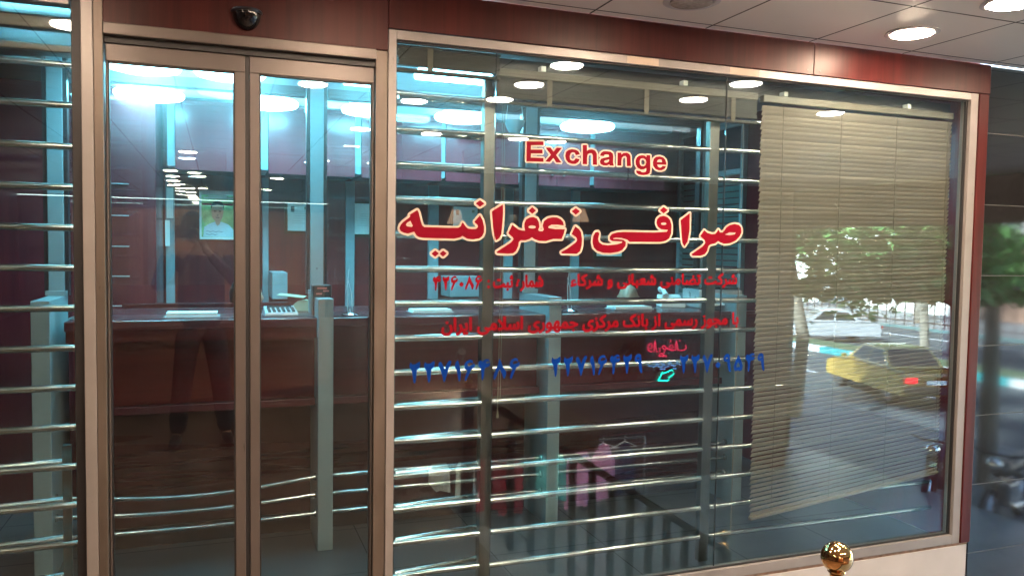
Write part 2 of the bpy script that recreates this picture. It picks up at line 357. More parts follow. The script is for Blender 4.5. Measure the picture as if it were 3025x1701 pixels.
# ================================================================ SETTING (ground, floors, ceiling)
box('platform_floor', 'pfloor', -4.0, 1.30, -16.5, -0.06, -0.25, -0.012, kind='structure')
box('platform_floor', 'pfloor', 1.30, 3.2, -16.5, -3.2, -0.25, -0.012, kind='structure')
box('courtyard_floor', 'lfloor', 1.30, 9.6, -12.0, -0.02, -2.05, -1.85, kind='structure')
box('shop_floor', 'ifloor', -2.6, 3.80, 0.052, 3.0, -0.2, 0.0, kind='structure')
box('door_threshold', 'alu_brown', -0.43, 0.615, -0.06, 0.0515, -0.2, -0.006, kind='structure')
box('shop_ceiling', 'iceil', -2.6, 3.80, 0.06, 3.0, 2.572, 2.72, kind='structure')
box('canopy_ceiling', 'ceil', -4.0, 9.0, -16.5, -0.0205, 2.535, 2.75, kind='structure')
box('pavement', 'pave', 9.6, 14.6, -60, 40, -2.6, -2.25, kind='structure')
box('street', 'asphalt', 14.6, 80, -160, 120, -2.75, -2.40, kind='structure')

# ================================================================ FACADE
def wall(name, mat, label, *b, bevel=0.0):
    return box(name, mat, *b, bevel=bevel, label=label, cat='wall')

t = thing('fascia', 'glossy dark red wood laminate fascia band above the shop door and window', 'fascia')
box('panel', 'fascia', -0.366, 0.617, -0.020, 0.05, 2.299, 2.535, t, 0.002)
box('panel', 'fascia', 0.6185, 2.640, -0.020, 0.05, 2.3845, 2.535, t, 0.002)
box('panel', 'fascia', 2.6425, 3.784, -0.020, 0.05, 2.3845, 2.535, t, 0.002)
box('panel', 'fascia', 3.7145, 3.780, -0.019, 0.05, 0.0125, 2.383, t, 0.002)
for x in (2.605, 2.678):
    MB().lathe([(0.0, -0.0215), (0.0035, -0.0215), (0.0035, -0.018)], (x, 0, 2.405), 8, 'y').build('screw', 'darktrim', t)

wall('base_wall', 'marble', 'white marble base wall under the shop window', 0.62, 3.775, -0.006, 0.05, -1.85, -0.004, bevel=0.003)
wall('dark_granite_wall', 'granite', 'polished dark granite wall right of the shop window', 3.788, 9.0, -0.004, 0.20, -1.85, 2.535)
box('sealant_line', 'sealant', 0.62, 3.78, -0.004, 0.05, -0.004, 0.012, label='brown strip of sealant between window frame and white base', cat='sealant')

# ---- shop window
t = thing('shop_window', 'wide shop window with red Persian lettering in a pinkish aluminium frame', 'window')
f = MB()
f.box(0.620, 0.652, -0.012, 0.05, 0.012, 2.383); f.build('frame', 'alu', t, False, 0.002)
f = MB(); f.box(3.660, 3.713, -0.012, 0.05, 0.012, 2.383); f.build('frame', 'alu', t, False, 0.002)
f = MB(); f.box(0.652, 3.660, -0.011, 0.05, 2.347, 2.383); fr = f.build('frame', 'alu', t, False, 0.002)
f = MB(); f.box(0.652, 3.660, -0.011, 0.05, 0.012, 0.060); f.build('frame', 'alu', t, False, 0.002)
f = MB()
f.box(0.652, 3.660, 0.006, 0.018, 2.341, 2.347); f.box(0.652, 3.660, 0.006, 0.018, 0.060, 0.066)
f.box(0.652, 0.657, 0.006, 0.018, 0.066, 2.341); f.box(3.648, 3.660, 0.006, 0.018, 0.066, 2.341)
f.build('seal', 'rubber', t)
for a, b in ((0.657, 1.072), (1.075, 2.190), (2.193, 3.648)):
    box('pane', 'glass', a, b, 0.022, 0.030, 0.066, 2.341, t)
for x in (1.0735, 2.1915):
    box('joint', 'rubber', x-0.0009, x+0.0009, 0.0212, 0.0308, 0.066, 2.341, t)
mb = MB()
mb.box(1.655, 1.81, -0.0122, -0.0105, 2.350, 2.380); mb.box(2.18, 2.33, -0.0122, -0.0105, 2.350, 2.380)
mb.build('tape', 'cream', t)

# ---- sliding door
t = thing('sliding_door', 'glazed two leaf sliding door in a brown aluminium frame', 'door')
def jamb(a, b, mat='alu', y0=-0.012, z1=2.2985): return box('jamb', mat, a, b, y0, 0.06, -0.012, z1, t, 0.002)
jamb(-0.434, -0.397, 'alu', -0.024, 2.535); jamb(-0.396, -0.3665, 'alu_brown', -0.022, 2.535)
jamb(0.572, 0.6185, 'alu_brown', -0.008)
box('header', 'leaf', -0.366, 0.572, -0.030, 0.02, 2.258, 2.298, t, 0.003)
box('header_lip', 'rubber', -0.366, 0.572, 0.0, 0.045, 2.236, 2.2575, t)
for sx, (a, b) in enumerate(((-0.364, 0.096), (0.112, 0.570))):
    lf = box('leaf', 'leaf', a, b, 0.012, 0.040, 2.176, 2.236, t, 0.002)
    gx0, gx1 = (-0.357, 0.060) if sx == 0 else (0.146, 0.563)
    s = MB(); s.box(a, gx0, 0.012, 0.040, -0.005, 2.176); s.box(gx1, b, 0.012, 0.040, -0.005, 2.176)
    s.box(gx0, gx1, 0.012, 0.040, -0.005, 0.10); s.build('stile', 'leaf', lf, False, 0.002)
    g = MB(); g.box(gx0, gx0+0.005, 0.016, 0.036, 0.10, 2.176); g.box(gx1-0.005, gx1, 0.016, 0.036, 0.10, 2.176); g.box(gx0, gx1, 0.016, 0.036, 2.170, 2.176)
    g.build('seal', 'rubber', lf)
    box('glass', 'glass', gx0+0.005, gx1-0.005, 0.022, 0.030, 0.10, 2.170, lf)
box('brush_seal', 'rubber', 0.0965, 0.1115, 0.018, 0.036, 0.0, 2.236, t)
box('track', 'darktrim', -0.364, 0.570, 0.045, 0.12, 2.19, 2.36, t)

# ---- narrow window left of the door
t = thing('side_window', 'narrow window with steel bars left of the sliding door', 'window')
box('frame', 'alu', -1.60, -0.470, -0.012, 0.05, 2.347, 2.383, t, 0.002)
box('frame', 'alu', -1.60, -0.470, -0.011, 0.05, 0.012, 0.06, t, 0.002)
box('frame', 'rubber', -0.466, -0.435, -0.004, 0.05, 0.0, 2.50, t, 0.002)
box('frame', 'alu', -1.62, -1.58, -0.013, 0.05, 0.012, 2.383, t, 0.002)
box('pane', 'glass', -1.58, -0.466, 0.022, 0.030, 0.06, 2.347, t)
box('fascia', 'fascia', -4.0, -0.436, -0.019, 0.05, 2.384, 2.535, label='dark red fascia panel over the narrow side window', cat='fascia')
wall('side_wall', 'fascia', 'dark red laminate wall beyond the narrow side window', -4.0, -1.622, -0.01, 0.2, -0.012, 2.383)

# ---- dark dome on the fascia
t = thing('sensor_dome', 'small smoked black dome on the fascia above the door', 'sensor')
mb = MB(); mb.lathe([(0.0, 0.0), (0.053, 0.0), (0.055, 0.005), (0.050, 0.012)], (0.101, -0.024, 2.378), 28)
mb.build('base', 'black', t, True)
mb = MB(); pr = [(0.049*math.cos(a), -0.060*math.sin(a)) for a in [i*math.pi/2/8 for i in range(9)]]
mb.lathe([(max(r, 0.0005), h) for r, h in pr], (0.101, -0.024, 2.377), 28); mb.build('cover', 'dome', t, True)

# ================================================================ STEEL GRILLES behind the glass
ZT = [2.170-0.1432*i for i in range(15)]
def grille(name, label, x0, x1, Y, zs, ups, split=None):
    t = thing(name, label, 'grille', 'steel security grilles behind the glass')
    cuts = [x0]+[u for u in ups if x0 < u < x1]+[x1]
    for z in zs:
        mb = MB(); rnd = random.Random(int(z*1000))
        for a, b in zip(cuts[:-1], cuts[1:]):
            a2 = a+(0.025 if a != x0 else 0); b2 = b-(0.025 if b != x1 else 0)
            dz = rnd.uniform(-.003, .003)
            mb.tube([(a2, Y, z+dz), ((a2+b2)/2, Y+rnd.uniform(-.003, .003), z+rnd.uniform(-.002, .002)), (b2, Y, z-dz*.5)], 0.0125, 12)
        mb.build('tube', 'steel', t, True)
    for u in ups:
        box('upright', 'steelbar', u-0.026, u+0.026, Y-0.006, Y+0.030, zs[-1]-0.12, min(2.26, zs[0]+.10), t, 0.002)
    return t
grille('security_grille', 'fixed grille of horizontal steel tubes behind the wide window', 0.66, 3.66, 0.135, ZT, [1.085, 2.205])
grille('side_grille', 'grille of horizontal steel tubes behind the narrow side window', -1.56, -0.475, 0.115, ZT, [])
def leafg(name, label, hinge, ang, length, zs):
    t = thing(name, label, 'grille', 'steel security grilles behind the glass', hinge, ang)
    for z in zs: MB().tube([(0.01, 0, z), (length, 0, z)], 0.0115, 12).build('tube', 'steel', t, True)
    box('upright', 'steelbar', length, length+0.03, -0.012, 0.02, zs[-1]-0.1, zs[0]+.06, t)
    box('upright', 'steelbar', -0.03, 0.0, -0.012, 0.02, zs[-1]-0.1, zs[0]+.06, t)
    return t
leafg('folding_grille', 'folded leaf of steel tubes opened inwards behind the left end of the wide window', (0.69, 0.175, 0), R(8), 0.40, [z-0.004 for z in ZT])
leafg('folding_grille', 'folded leaf of steel tubes opened inwards behind the narrow side window', (-1.16, 0.145, 0), R(6), 0.62, [z-0.004 for z in ZT[10:]])
t = thing('shutter_rail', 'pair of satin metal rails across the top of the narrow side window', 'rail')
box('bar', 'alu_brown', -1.57, -0.47, 0.06, 0.10, 2.275, 2.318, t, 0.004)
box('bar', 'alu_brown', -1.57, -0.47, 0.06, 0.10, 2.20, 2.225, t, 0.004)

# ================================================================ VENETIAN BLINDS
def slat(mb, x0, x1, y, z, dzr, width=0.025, ang=62, sag=0.0, n=10):
    ca, sa = math.cos(R(ang)), math.sin(R(ang)); k = 4
    vs = []; fs = []
    for i in range(n+1):
        u = i/n; x = x0+(x1-x0)*u; zz = z+dzr*u-sag*math.sin(math.pi*((u*3.6) % 1.0))*0.25
        for j in range(k+1):
            q = (j/k-0.5)*width; c = 0.0022*(1-(2*j/k-1)**2)
            vs.append((x, y+q*ca-c*sa, zz-q*sa*1.0-c*ca*-1))
    nn = len(vs)
    for v in list(vs): vs.append((v[0], v[1]+0.0004, v[2]+0.0003))
    for i in range(n):
        for j in range(k):
            a = i*(k+1)+j; fs.append((a, a+1, a+k+2, a+k+1)); b = a+nn; fs.append((b, b+k+1, b+k+2, b+1))
    mb.add(vs, fs)
def blind(label, x0, x1, y, ztop, zbot, nsl, tilt, cords, ang):
    t = thing('venetian_blind', label, 'blind', 'tan venetian blinds in the shop window')
    box('headrail', 'blind_rail', x0, x1, y-0.014, y+0.016, ztop, ztop+0.034, t, 0.003)
    mb = MB(); rnd = random.Random(5)
    for i in range(nsl):
        u = (i+0.6)/nsl; z = ztop-0.012-(ztop-zbot-0.03)*u
        slat(mb, x0+rnd.uniform(-.004, .003), x1, y, z, tilt*u**1.6+rnd.uniform(-.0015, .0015), 0.0255, ang+rnd.uniform(-3, 3), rnd.uniform(0, .002))
    mb.build('slats', 'blind', t, True, fix=False)
    mb = MB(); mb.add([(x0, y-.012, zbot), (x1, y-.012, zbot+tilt), (x1, y+.012, zbot+tilt), (x0, y+.012, zbot), (x0, y-.012, zbot+.016), (x1, y-.012, zbot+tilt+.016), (x1, y+.012, zbot+tilt+.016), (x0, y+.012, zbot+.016)],
                      [(0, 3, 2, 1), (4, 5, 6, 7), (0, 1, 5, 4), (3, 7, 6, 2), (0, 4, 7, 3), (1, 2, 6, 5)]); mb.build('bottom_rail', 'blind_rail', t, False, 0.003)
    for c in cords:
        u = (c-x0)/(x1-x0)
        MB().tube([(c, y-0.0145, ztop), (c+.004, y-.015, (ztop+zbot)/2), (c, y-0.0145, zbot+tilt*u)], 0.0011, 5).build('cord', 'cord', t)
    return t
b1 = blind('tan venetian blind let down over the right third of the window, hanging crooked', 2.425, 3.63, 0.075, 2.255, 0.243, 88, 0.13, (2.54, 2.89, 3.245, 3.59), 60)
for x in (2.55, 3.32): box('clip', 'clip', x-.012, x+.012, 0.058, 0.094, 2.289, 2.312, b1, 0.002)
def bundle(label, x0, x1, y, ztop, zbot, cords, hr=0.034):
    t = thing('venetian_blind', label, 'blind', 'tan venetian blinds in the shop window')
    box('headrail', 'blind_rail', x0, x1, y-0.014, y+0.016, ztop, ztop+hr, t, 0.003)
    mb = MB(); rnd = random.Random(8); n = max(8, int((ztop-zbot)/0.0042))
    for i in range(n):
        z = ztop-0.002-(ztop-zbot-0.012)*(i+.5)/n
        mb.box(x0+rnd.uniform(0, .008), x1-rnd.uniform(0, .008), y-0.013+rnd.uniform(-.0015, .0015), y+0.013, z-0.0013, z+0.0013)
    mb.build('slats', 'blind_shaded', t)
    box('bottom_rail', 'blind_shaded', x0, x1, y-.013, y+.013, zbot-.016, zbot-.001, t, 0.003)
    for c in cords:
        box('tape', 'cord', c-.012, c+.012, y-.0175, y-.0155, zbot-.01, ztop, t)
    return t
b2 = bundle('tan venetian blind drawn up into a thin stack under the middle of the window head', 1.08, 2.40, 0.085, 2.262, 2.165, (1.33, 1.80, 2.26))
for x in (1.30, 2.0): box('clip', 'clip', x-.012, x+.012, 0.068, 0.104, 2.297, 2.320, b2, 0.002)
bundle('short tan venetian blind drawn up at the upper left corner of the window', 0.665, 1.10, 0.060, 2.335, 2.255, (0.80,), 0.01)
mb = MB()
mb.tube([(1.115, 0.06, 2.16), (1.118, 0.06, 1.6), (1.112, 0.06, 0.86)], 0.0014, 5); mb.tube([(1.125, 0.06, 2.16), (1.127, 0.06, 1.5), (1.122, 0.06, 0.9)], 0.0014, 5)
mb.lathe([(0.002, .03), (0.006, 0.0), (0.002, -0.004)], (1.112, 0.06, 0.83), 8)
mb.build('blind_cord', 'cord', None, label='thin pull cord with a tassel hanging beside the left grille upright', cat='cord')
mb = MB(); mb.tube([(2.31, 0.055, 2.16), (2.308, 0.055, 1.3), (2.304, 0.055, 0.2)], 0.0018, 5)
mb.lathe([(0.002, .02), (0.005, 0.0), (0.002, -0.003)], (2.308, 0.055, 1.13), 8)
mb.build('blind_cord', 'cord', None, label='long pull cord hanging between the right grille upright and the lowered blind', cat='cord')

box('valance', 'valance', 1.105, 3.655, 0.108, 0.122, 2.285, 2.345, label='dark brown board along the window head behind the blinds', cat='valance')

# ================================================================ LETTERING ON THE GLASS
YG = 0.0215
def mesh_from_curve(o):
    dg = bpy.context.evaluated_depsgraph_get(); me = bpy.data.meshes.new_from_object(o.evaluated_get(dg))
    cu = o.data; bpy.data.objects.remove(o); bpy.data.curves.remove(cu); return me
def islands_to(me, name, mat, y, grow, xf, parent=None, **tags):
    """put a flat outline mesh on the glass, thickened by grow metres: copies shifted round a circle, each a hair in front of the last"""
    base = [xf(v.co.x, v.co.y) for v in me.vertices]; fc = [tuple(p.vertices) for p in me.polygons]; bpy.data.meshes.remove(me)
    mb = MB(); n = 14 if grow else 0
    for k in range(n+1):
        dx, dz = (grow*math.cos(2*math.pi*k/n), grow*math.sin(2*math.pi*k/n)) if k < n else (0, 0)
        mb.add([(x+dx, y-k*0.000009, z+dz) for x, z in base], fc)
    o = mb.build(name, mat, parent, fix=False)
    return tag(o, **tags)
TITLE = [[[[747,1694],[753,1683],[761,1652],[768,1633],[776,1627],[877,1626],[917,1627],[928,1634],[934,1649],[940,1646],[950,1632],[959,1625],[976,1623],[994,1625],[1002,1633],[999,1641],[985,1652],[1010,1681],[1022,1660],[1028,1634],[1028,1611],[1021,1595],[1007,1585],[981,1581],[957,1583],[943,1590],[935,1594],[925,1588],[901,1582],[773,1583],[754,1586],[744,1593],[735,1607],[725,1604],[710,1599],[693,1602],[680,1609],[675,1620],[680,1633],[689,1644],[715,1664],[719,1669],[715,1674]],[[719,1650],[729,1631],[725,1626],[706,1628],[701,1634],[706,1642]]],[[[1009,1742],[1029,1729],[1009,1714],[990,1728]]],[[[822,1534],[838,1522],[822,1508],[806,1521]]],[[[855,1534],[871,1523],[855,1509],[840,1521]]],[[[1240,1721],[1258,1707],[1240,1692],[1223,1706]]],[[[1109,1728],[1111,1692],[1104,1605],[1096,1589],[1081,1579],[1072,1604],[1067,1635],[1061,1698]]],[[[1152,1646],[1164,1637],[1179,1626],[1197,1622],[1209,1622],[1205,1638],[1206,1653],[1213,1669],[1228,1677],[1245,1680],[1262,1674],[1271,1659],[1274,1639],[1268,1626],[1274,1621],[1288,1621],[1294,1628],[1288,1644],[1294,1664],[1311,1676],[1332,1681],[1354,1681],[1371,1674],[1383,1662],[1386,1647],[1355,1650],[1329,1649],[1315,1641],[1316,1635],[1346,1631],[1392,1632],[1386,1610],[1377,1589],[1338,1589],[1304,1579],[1274,1580],[1253,1586],[1240,1594],[1230,1587],[1211,1581],[1190,1581],[1182,1573],[1180,1557],[1170,1536],[1157,1526],[1132,1524],[1087,1526],[1084,1532],[1148,1572],[1158,1585],[1155,1592],[1134,1609]],[[1257,1638],[1255,1634],[1249,1632],[1241,1631],[1232,1632],[1226,1634],[1224,1637],[1226,1640],[1232,1643],[1240,1644],[1249,1643],[1255,1641]]],[[[1441,1723],[1461,1710],[1441,1694],[1421,1709]]],[[[1440,1645],[1458,1634],[1468,1620],[1473,1592],[1472,1564],[1465,1539],[1449,1527],[1379,1528],[1376,1534],[1405,1550],[1444,1577],[1450,1587],[1446,1597],[1423,1612]]],[[[1550,1624],[1555,1616],[1550,1593],[1555,1579],[1571,1569],[1597,1566],[1642,1571],[1665,1578],[1668,1584],[1619,1585],[1607,1591],[1606,1604],[1616,1616],[1641,1623],[1673,1626],[1832,1627],[1890,1631],[1897,1639],[1861,1642],[1844,1653],[1837,1669],[1840,1686],[1854,1698],[1873,1702],[1893,1697],[1907,1685],[1915,1663],[1915,1625],[1905,1602],[1886,1590],[1857,1585],[1704,1583],[1692,1592],[1664,1599],[1637,1600],[1623,1597],[1624,1594],[1646,1594],[1674,1591],[1686,1582],[1685,1565],[1670,1547],[1648,1538],[1611,1532],[1575,1533],[1545,1542],[1529,1556],[1523,1579],[1526,1605],[1536,1622]],[[1888,1667],[1886,1664],[1881,1662],[1874,1661],[1867,1662],[1862,1664],[1860,1666],[1862,1669],[1867,1671],[1874,1672],[1881,1672],[1886,1670]]],[[[1872,1742],[1894,1728],[1873,1712],[1853,1726]]],[[[2009,1718],[2010,1639],[2001,1589],[1985,1567],[1974,1582],[1968,1622],[1961,1685]]],[[[2088,1643],[2106,1631],[2129,1625],[2147,1627],[2156,1636],[2164,1648],[2174,1634],[2189,1635],[2207,1657],[2227,1670],[2252,1675],[2276,1671],[2289,1659],[2292,1637],[2283,1619],[2260,1598],[2230,1585],[2199,1582],[2178,1587],[2164,1594],[2148,1583],[2123,1578],[2113,1570],[2106,1547],[2094,1532],[2069,1525],[2030,1526],[2022,1532],[2083,1569],[2095,1585],[2092,1596],[2067,1615]],[[2200,1625],[2225,1635],[2259,1635],[2254,1627],[2226,1622]]]]
EXCH = [[[[1211,1992],[1285,1996],[1285,1982],[1229,1978],[1229,1959],[1281,1962],[1282,1947],[1230,1944],[1229,1926],[1286,1927],[1287,1912],[1211,1911]]],[[[1297,1971],[1318,1973],[1332,1956],[1348,1974],[1369,1974],[1344,1943],[1369,1913],[1346,1913],[1332,1931],[1316,1913],[1296,1914],[1321,1943]]],[[[1454,1953],[1436,1948],[1432,1957],[1422,1960],[1412,1955],[1407,1942],[1409,1928],[1418,1923],[1428,1924],[1436,1934],[1454,1931],[1448,1919],[1435,1911],[1419,1910],[1402,1915],[1391,1927],[1387,1943],[1391,1959],[1403,1968],[1418,1972],[1436,1970],[1448,1964]]],[[[1468,1992],[1487,1993],[1488,1968],[1497,1974],[1513,1976],[1528,1971],[1535,1959],[1537,1912],[1518,1912],[1517,1950],[1512,1960],[1502,1960],[1492,1955],[1489,1941],[1489,1912],[1470,1912]]],[[[1551,1952],[1555,1963],[1567,1971],[1582,1972],[1601,1971],[1612,1964],[1615,1951],[1614,1927],[1618,1912],[1600,1912],[1596,1917],[1584,1911],[1568,1911],[1554,1917],[1551,1928],[1556,1938],[1570,1943],[1588,1947],[1596,1950],[1592,1958],[1580,1959],[1572,1957],[1569,1951]],[[1596,1939],[1588,1936],[1575,1933],[1570,1927],[1576,1922],[1586,1923],[1595,1930]]],[[[1636,1969],[1653,1970],[1654,1961],[1664,1969],[1681,1971],[1694,1966],[1699,1956],[1702,1915],[1683,1914],[1681,1949],[1676,1957],[1666,1956],[1657,1949],[1655,1937],[1655,1914],[1636,1914]]],[[[1797,1967],[1800,1904],[1797,1889],[1785,1881],[1764,1878],[1743,1880],[1731,1887],[1729,1896],[1750,1895],[1757,1890],[1769,1890],[1778,1894],[1780,1903],[1779,1911],[1768,1904],[1752,1902],[1736,1909],[1727,1923],[1725,1937],[1730,1952],[1741,1961],[1757,1965],[1771,1963],[1779,1956],[1779,1966]],[[1762,1952],[1751,1950],[1745,1940],[1747,1924],[1754,1917],[1766,1916],[1775,1922],[1779,1935],[1774,1947]]],[[[1880,1929],[1834,1928],[1838,1918],[1848,1914],[1858,1918],[1861,1923],[1879,1922],[1872,1911],[1858,1904],[1841,1903],[1825,1908],[1814,1921],[1812,1935],[1816,1952],[1828,1961],[1847,1964],[1864,1960],[1875,1951],[1880,1938]],[[1859,1939],[1856,1950],[1845,1952],[1835,1947],[1832,1938]]]]
DIG = {"2":[[[45,973],[114,879],[197,871],[292,886],[394,955],[470,1000],[489,879],[462,727],[394,663],[330,644],[314,424],[295,159],[250,0],[205,27],[159,311],[121,557],[27,708],[0,822]]],"7":[[[20,920],[108,952],[200,800],[300,560],[372,800],[500,1000],[604,960],[580,840],[460,580],[368,240],[304,0],[264,0],[200,280],[108,580],[0,760]]],"1":[[[29,898],[131,1000],[233,653],[273,327],[249,8],[192,0],[151,245],[98,510],[0,694]]],"6":[[[0,646],[7,813],[104,933],[261,1000],[373,963],[403,843],[306,881],[194,866],[119,784],[157,694],[269,701],[392,757],[470,821],[489,683],[418,590],[306,541],[254,403],[157,179],[75,0],[15,37],[56,254],[138,459],[112,534],[37,560]]],"4":[[[12,858],[98,957],[169,906],[205,850],[264,945],[374,1000],[500,976],[555,882],[461,906],[374,890],[350,819],[421,772],[555,827],[571,709],[461,622],[327,614],[287,484],[264,189],[220,0],[169,39],[157,346],[118,575],[0,681]]],"8":[[[294,1000],[366,824],[471,571],[613,361],[626,256],[555,34],[496,34],[441,235],[340,454],[277,504],[218,382],[134,151],[50,0],[0,59],[8,235],[105,466],[210,697],[252,908]]],"9":[[[0,737],[39,888],[129,974],[237,1000],[349,931],[379,780],[392,543],[435,241],[461,43],[401,0],[323,103],[254,371],[220,578],[108,578],[22,629]],[[108,750],[151,819],[250,823],[272,759],[194,716]]],"0":[[[0,400],[67,511],[156,556],[253,502],[307,400],[244,289],[156,244],[58,289]]],"5":[[[251,921],[353,767],[465,558],[535,326],[512,116],[391,37],[256,102],[121,37],[19,112],[0,326],[84,558],[195,767]],[[260,558],[363,372],[391,233],[279,260],[167,214],[140,363]]]}
def fill(shapes):
    """outlines (each an outer loop followed by its holes) filled to one mesh, one piece per shape"""
    mb = MB()
    for shape in shapes:
        cu = bpy.data.curves.new('t', 'CURVE'); cu.dimensions = '2D'; cu.fill_mode = 'BOTH'
        for poly in shape:
            sp = cu.splines.new('POLY'); sp.points.add(len(poly)-1); sp.use_cyclic_u = True
            for p, (x, z) in zip(sp.points, poly): p.co = (x, z, 0, 1)
        o = bpy.data.objects.new('t', cu); COL.objects.link(o); me = mesh_from_curve(o)
        mb.add([v.co[:] for v in me.vertices], [tuple(f.vertices) for f in me.polygons]); bpy.data.meshes.remove(me)
    me = bpy.data.meshes.new('t'); me.from_pydata([tuple(v) for v in mb.v], [], mb.f); return me
def metres(shapes, k=0.001): return [[[(x*k, z*k) for x, z in p] for p in s] for s in shapes]
def text_mesh(s):
    """text as filled shapes with non-zero winding: overlapping strokes of a glyph stay solid, only true counters are cut out"""
    cu = bpy.data.curves.new('t', 'FONT'); cu.body = s; cu.resolution_u = 3; cu.fill_mode = 'NONE'
    o = bpy.data.objects.new('t', cu); COL.objects.link(o); me = mesh_from_curve(o)
    nb = {}
    for e in me.edges:
        a, b = e.vertices; nb.setdefault(a, []).append(b); nb.setdefault(b, []).append(a)
    co = [(v.co.x, v.co.y) for v in me.vertices]; bpy.data.meshes.remove(me); seen = set(); loops = []
    for v in sorted(nb):
        if v in seen: continue
        lp = [v]; seen.add(v); cur = max(nb[v]) if v+1 not in nb[v] else v+1
        while cur not in seen:
            seen.add(cur); lp.append(cur); nx = [q for q in nb[cur] if q not in seen]
            if not nx: break
            cur = nx[0]
        loops.append([co[i] for i in lp])
    ar = lambda p: sum(p[i-1][0]*p[i][1]-p[i][0]*p[i-1][1] for i in range(len(p)))/2
    loops = [l for l in loops if len(l) > 2 and abs(ar(l)) > 1e-6]
    def inside(pt, p):
        c = False
        for i in range(len(p)):
            (x1, y1), (x2, y2) = p[i-1], p[i]
            if (y1 > pt[1]) != (y2 > pt[1]) and pt[0] < (x2-x1)*(pt[1]-y1)/(y2-y1)+x1: c = not c
        return c
    holes = []; outer = []
    for l in loops:
        par = [k for k in loops if k is not l and abs(ar(k)) > abs(ar(l)) and ar(k)*ar(l) < 0 and sum(inside(pt, k) for pt in l) > len(l)*.7]
        (holes if par else outer).append(l)
    outer = [[l] for l in outer]
    for l in holes:
        for o_ in outer:
            if ar(o_[0])*ar(l) < 0 and sum(inside(pt, o_[0]) for pt in l) > len(l)*.7: o_.append(l)
    return fill(outer)
def digit_shapes(s, gap=190):
    out = []; x = 0
    for c in s:
        g = DIG[c]; out += [[[(px+x, pz) for px, pz in p] for p in g]]; x += max(p[0] for q in g for p in q)+gap
    return out
def bounds(me):
    xs = [v.co.x for v in me.vertices]; ys = [v.co.y for v in me.vertices]; return min(xs), max(xs), min(ys), max(ys)

t = thing('shop_lettering', 'large red Persian shop name with a cream outline across the window', 'lettering')
idn = lambda x, y: (x, y)
islands_to(fill(metres(TITLE)), 'outline', 'cream', YG, 0.0085, idn, t)
islands_to(fill(metres(TITLE)), 'letters', 'red', YG-0.0005, 0, idn, t)

def line(name, label, s, mat, xl, xr, zl, zr, h, bold, hchar, border=None):
    """text s between xl and xr, baseline from zl to zr, with the glyph hchar drawn h tall and every stroke fattened by bold metres"""
    ref = text_mesh(hchar); rb = bounds(ref); bpy.data.meshes.remove(ref)
    me = text_mesh(s); b = bounds(me)
    sx = (xr-xl-2*bold)/(b[1]-b[0]); sz = (h-2*bold)/(rb[3]-max(0, rb[2]))
    xf = lambda x, y: (xl+bold+(x-b[0])*sx, zl+bold+(zr-zl)*(x-b[0])/(b[1]-b[0])+y*sz)
    if border:
        t = thing(name, label, 'lettering', 'lettering on the window glass')
        islands_to(text_mesh(s), 'outline', 'cream', YG, bold+border, xf, t)
        islands_to(me, 'letters', mat, YG-0.0005, bold, xf, t)
    else:
        islands_to(me, name, mat, YG-0.0003, bold, xf, None, label=label, cat='lettering', group='lettering on the window glass')

FORMS = {'ا': (0xFE8D, 0xFE8E), 'ب': 0xFE8F, 'ت': 0xFE95, 'ث': 0xFE99, 'ج': 0xFE9D, 'ح': 0xFEA1, 'ر': (0xFEAD, 0xFEAE), 'ز': (0xFEAF, 0xFEB0),
         'س': 0xFEB1, 'ش': 0xFEB5, 'ض': 0xFEBD, 'ع': 0xFEC9, 'م': 0xFEE1, 'ن': 0xFEE5, 'و': (0xFEED, 0xFEEE), 'ه': 0xFEE9, 'ک': 0xFB8E, 'ی': 0xFBFC, 'ل': 0xFEDD, 'L': (0xFEFB, 0xFEFC), 'ء': (0xFE80,)}
def shape(s):
    """joined letter forms, in left-to-right drawing order"""
    out = []
    for i, c in enumerate(s):
        f = FORMS.get(c)
        if f is None: out.append(c); continue
        pv = s[i-1] if i else ' '; nx = s[i+1] if i+1 < len(s) else ' '
        jp = isinstance(FORMS.get(pv), int) and c != 'ء'; jn = nx in FORMS and nx != 'ء'
        if isinstance(f, tuple): out.append(chr(f[1] if jp and len(f) > 1 else f[0]))
        else: out.append(chr(f + (3 if jp and jn else 1 if jp else 2 if jn else 0)))
    r = ''.join(reversed(out))
    return r
t = thing('exchange_lettering', 'red English word Exchange with a cream outline on the window', 'lettering', 'lettering on the window glass')
islands_to(fill(metres(EXCH)), 'outline', 'cream', YG, 0.0075, idn, t)
islands_to(fill(metres(EXCH)), 'letters', 'red', YG-0.0005, 0.0006, idn, t)
def digits(name, label, s, mat, xl, xr, zl, zr, h, gap=190):
    sh = digit_shapes(s, gap); b = max(p[0] for q in sh for r in q for p in r)
    xf = lambda x, y: (xl+(xr-xl)*x/b, zl+(zr-zl)*x/b+h*y/1000)
    islands_to(fill(sh), name, mat, YG-0.0003, 0.0008, xf, None, label=label, cat='lettering', group='lettering on the window glass')
line('company_lettering', 'small red Persian company line under the large red name, right of the number', shape('شرکت تضامنی شعبانی و شرکاء'), 'red2', 1.422, 2.276, 1.388, 1.394, 0.054, 0.0030, '\ufe8d')
line('registration_lettering', 'small red Persian registration number under the left end of the large name', shape('شماره ثبت :'), 'red2', 1.045, 1.297, 1.380, 1.385, 0.054, 0.0030, '\ufe8d')
line('licence_lettering', 'small red Persian licence line just above the blue phone numbers', shape('با مجوز رسمی از بانک مرکزی جمهوری اسLمی ایران'), 'red2', 0.850, 2.290, 1.204, 1.206, 0.060, 0.0031, '\ufe8d')
digits('registration_number', 'red Persian digits 426086 at the left end under the large name', '426086', 'red2', 0.814, 1.022, 1.372, 1.375, 0.058, 130)
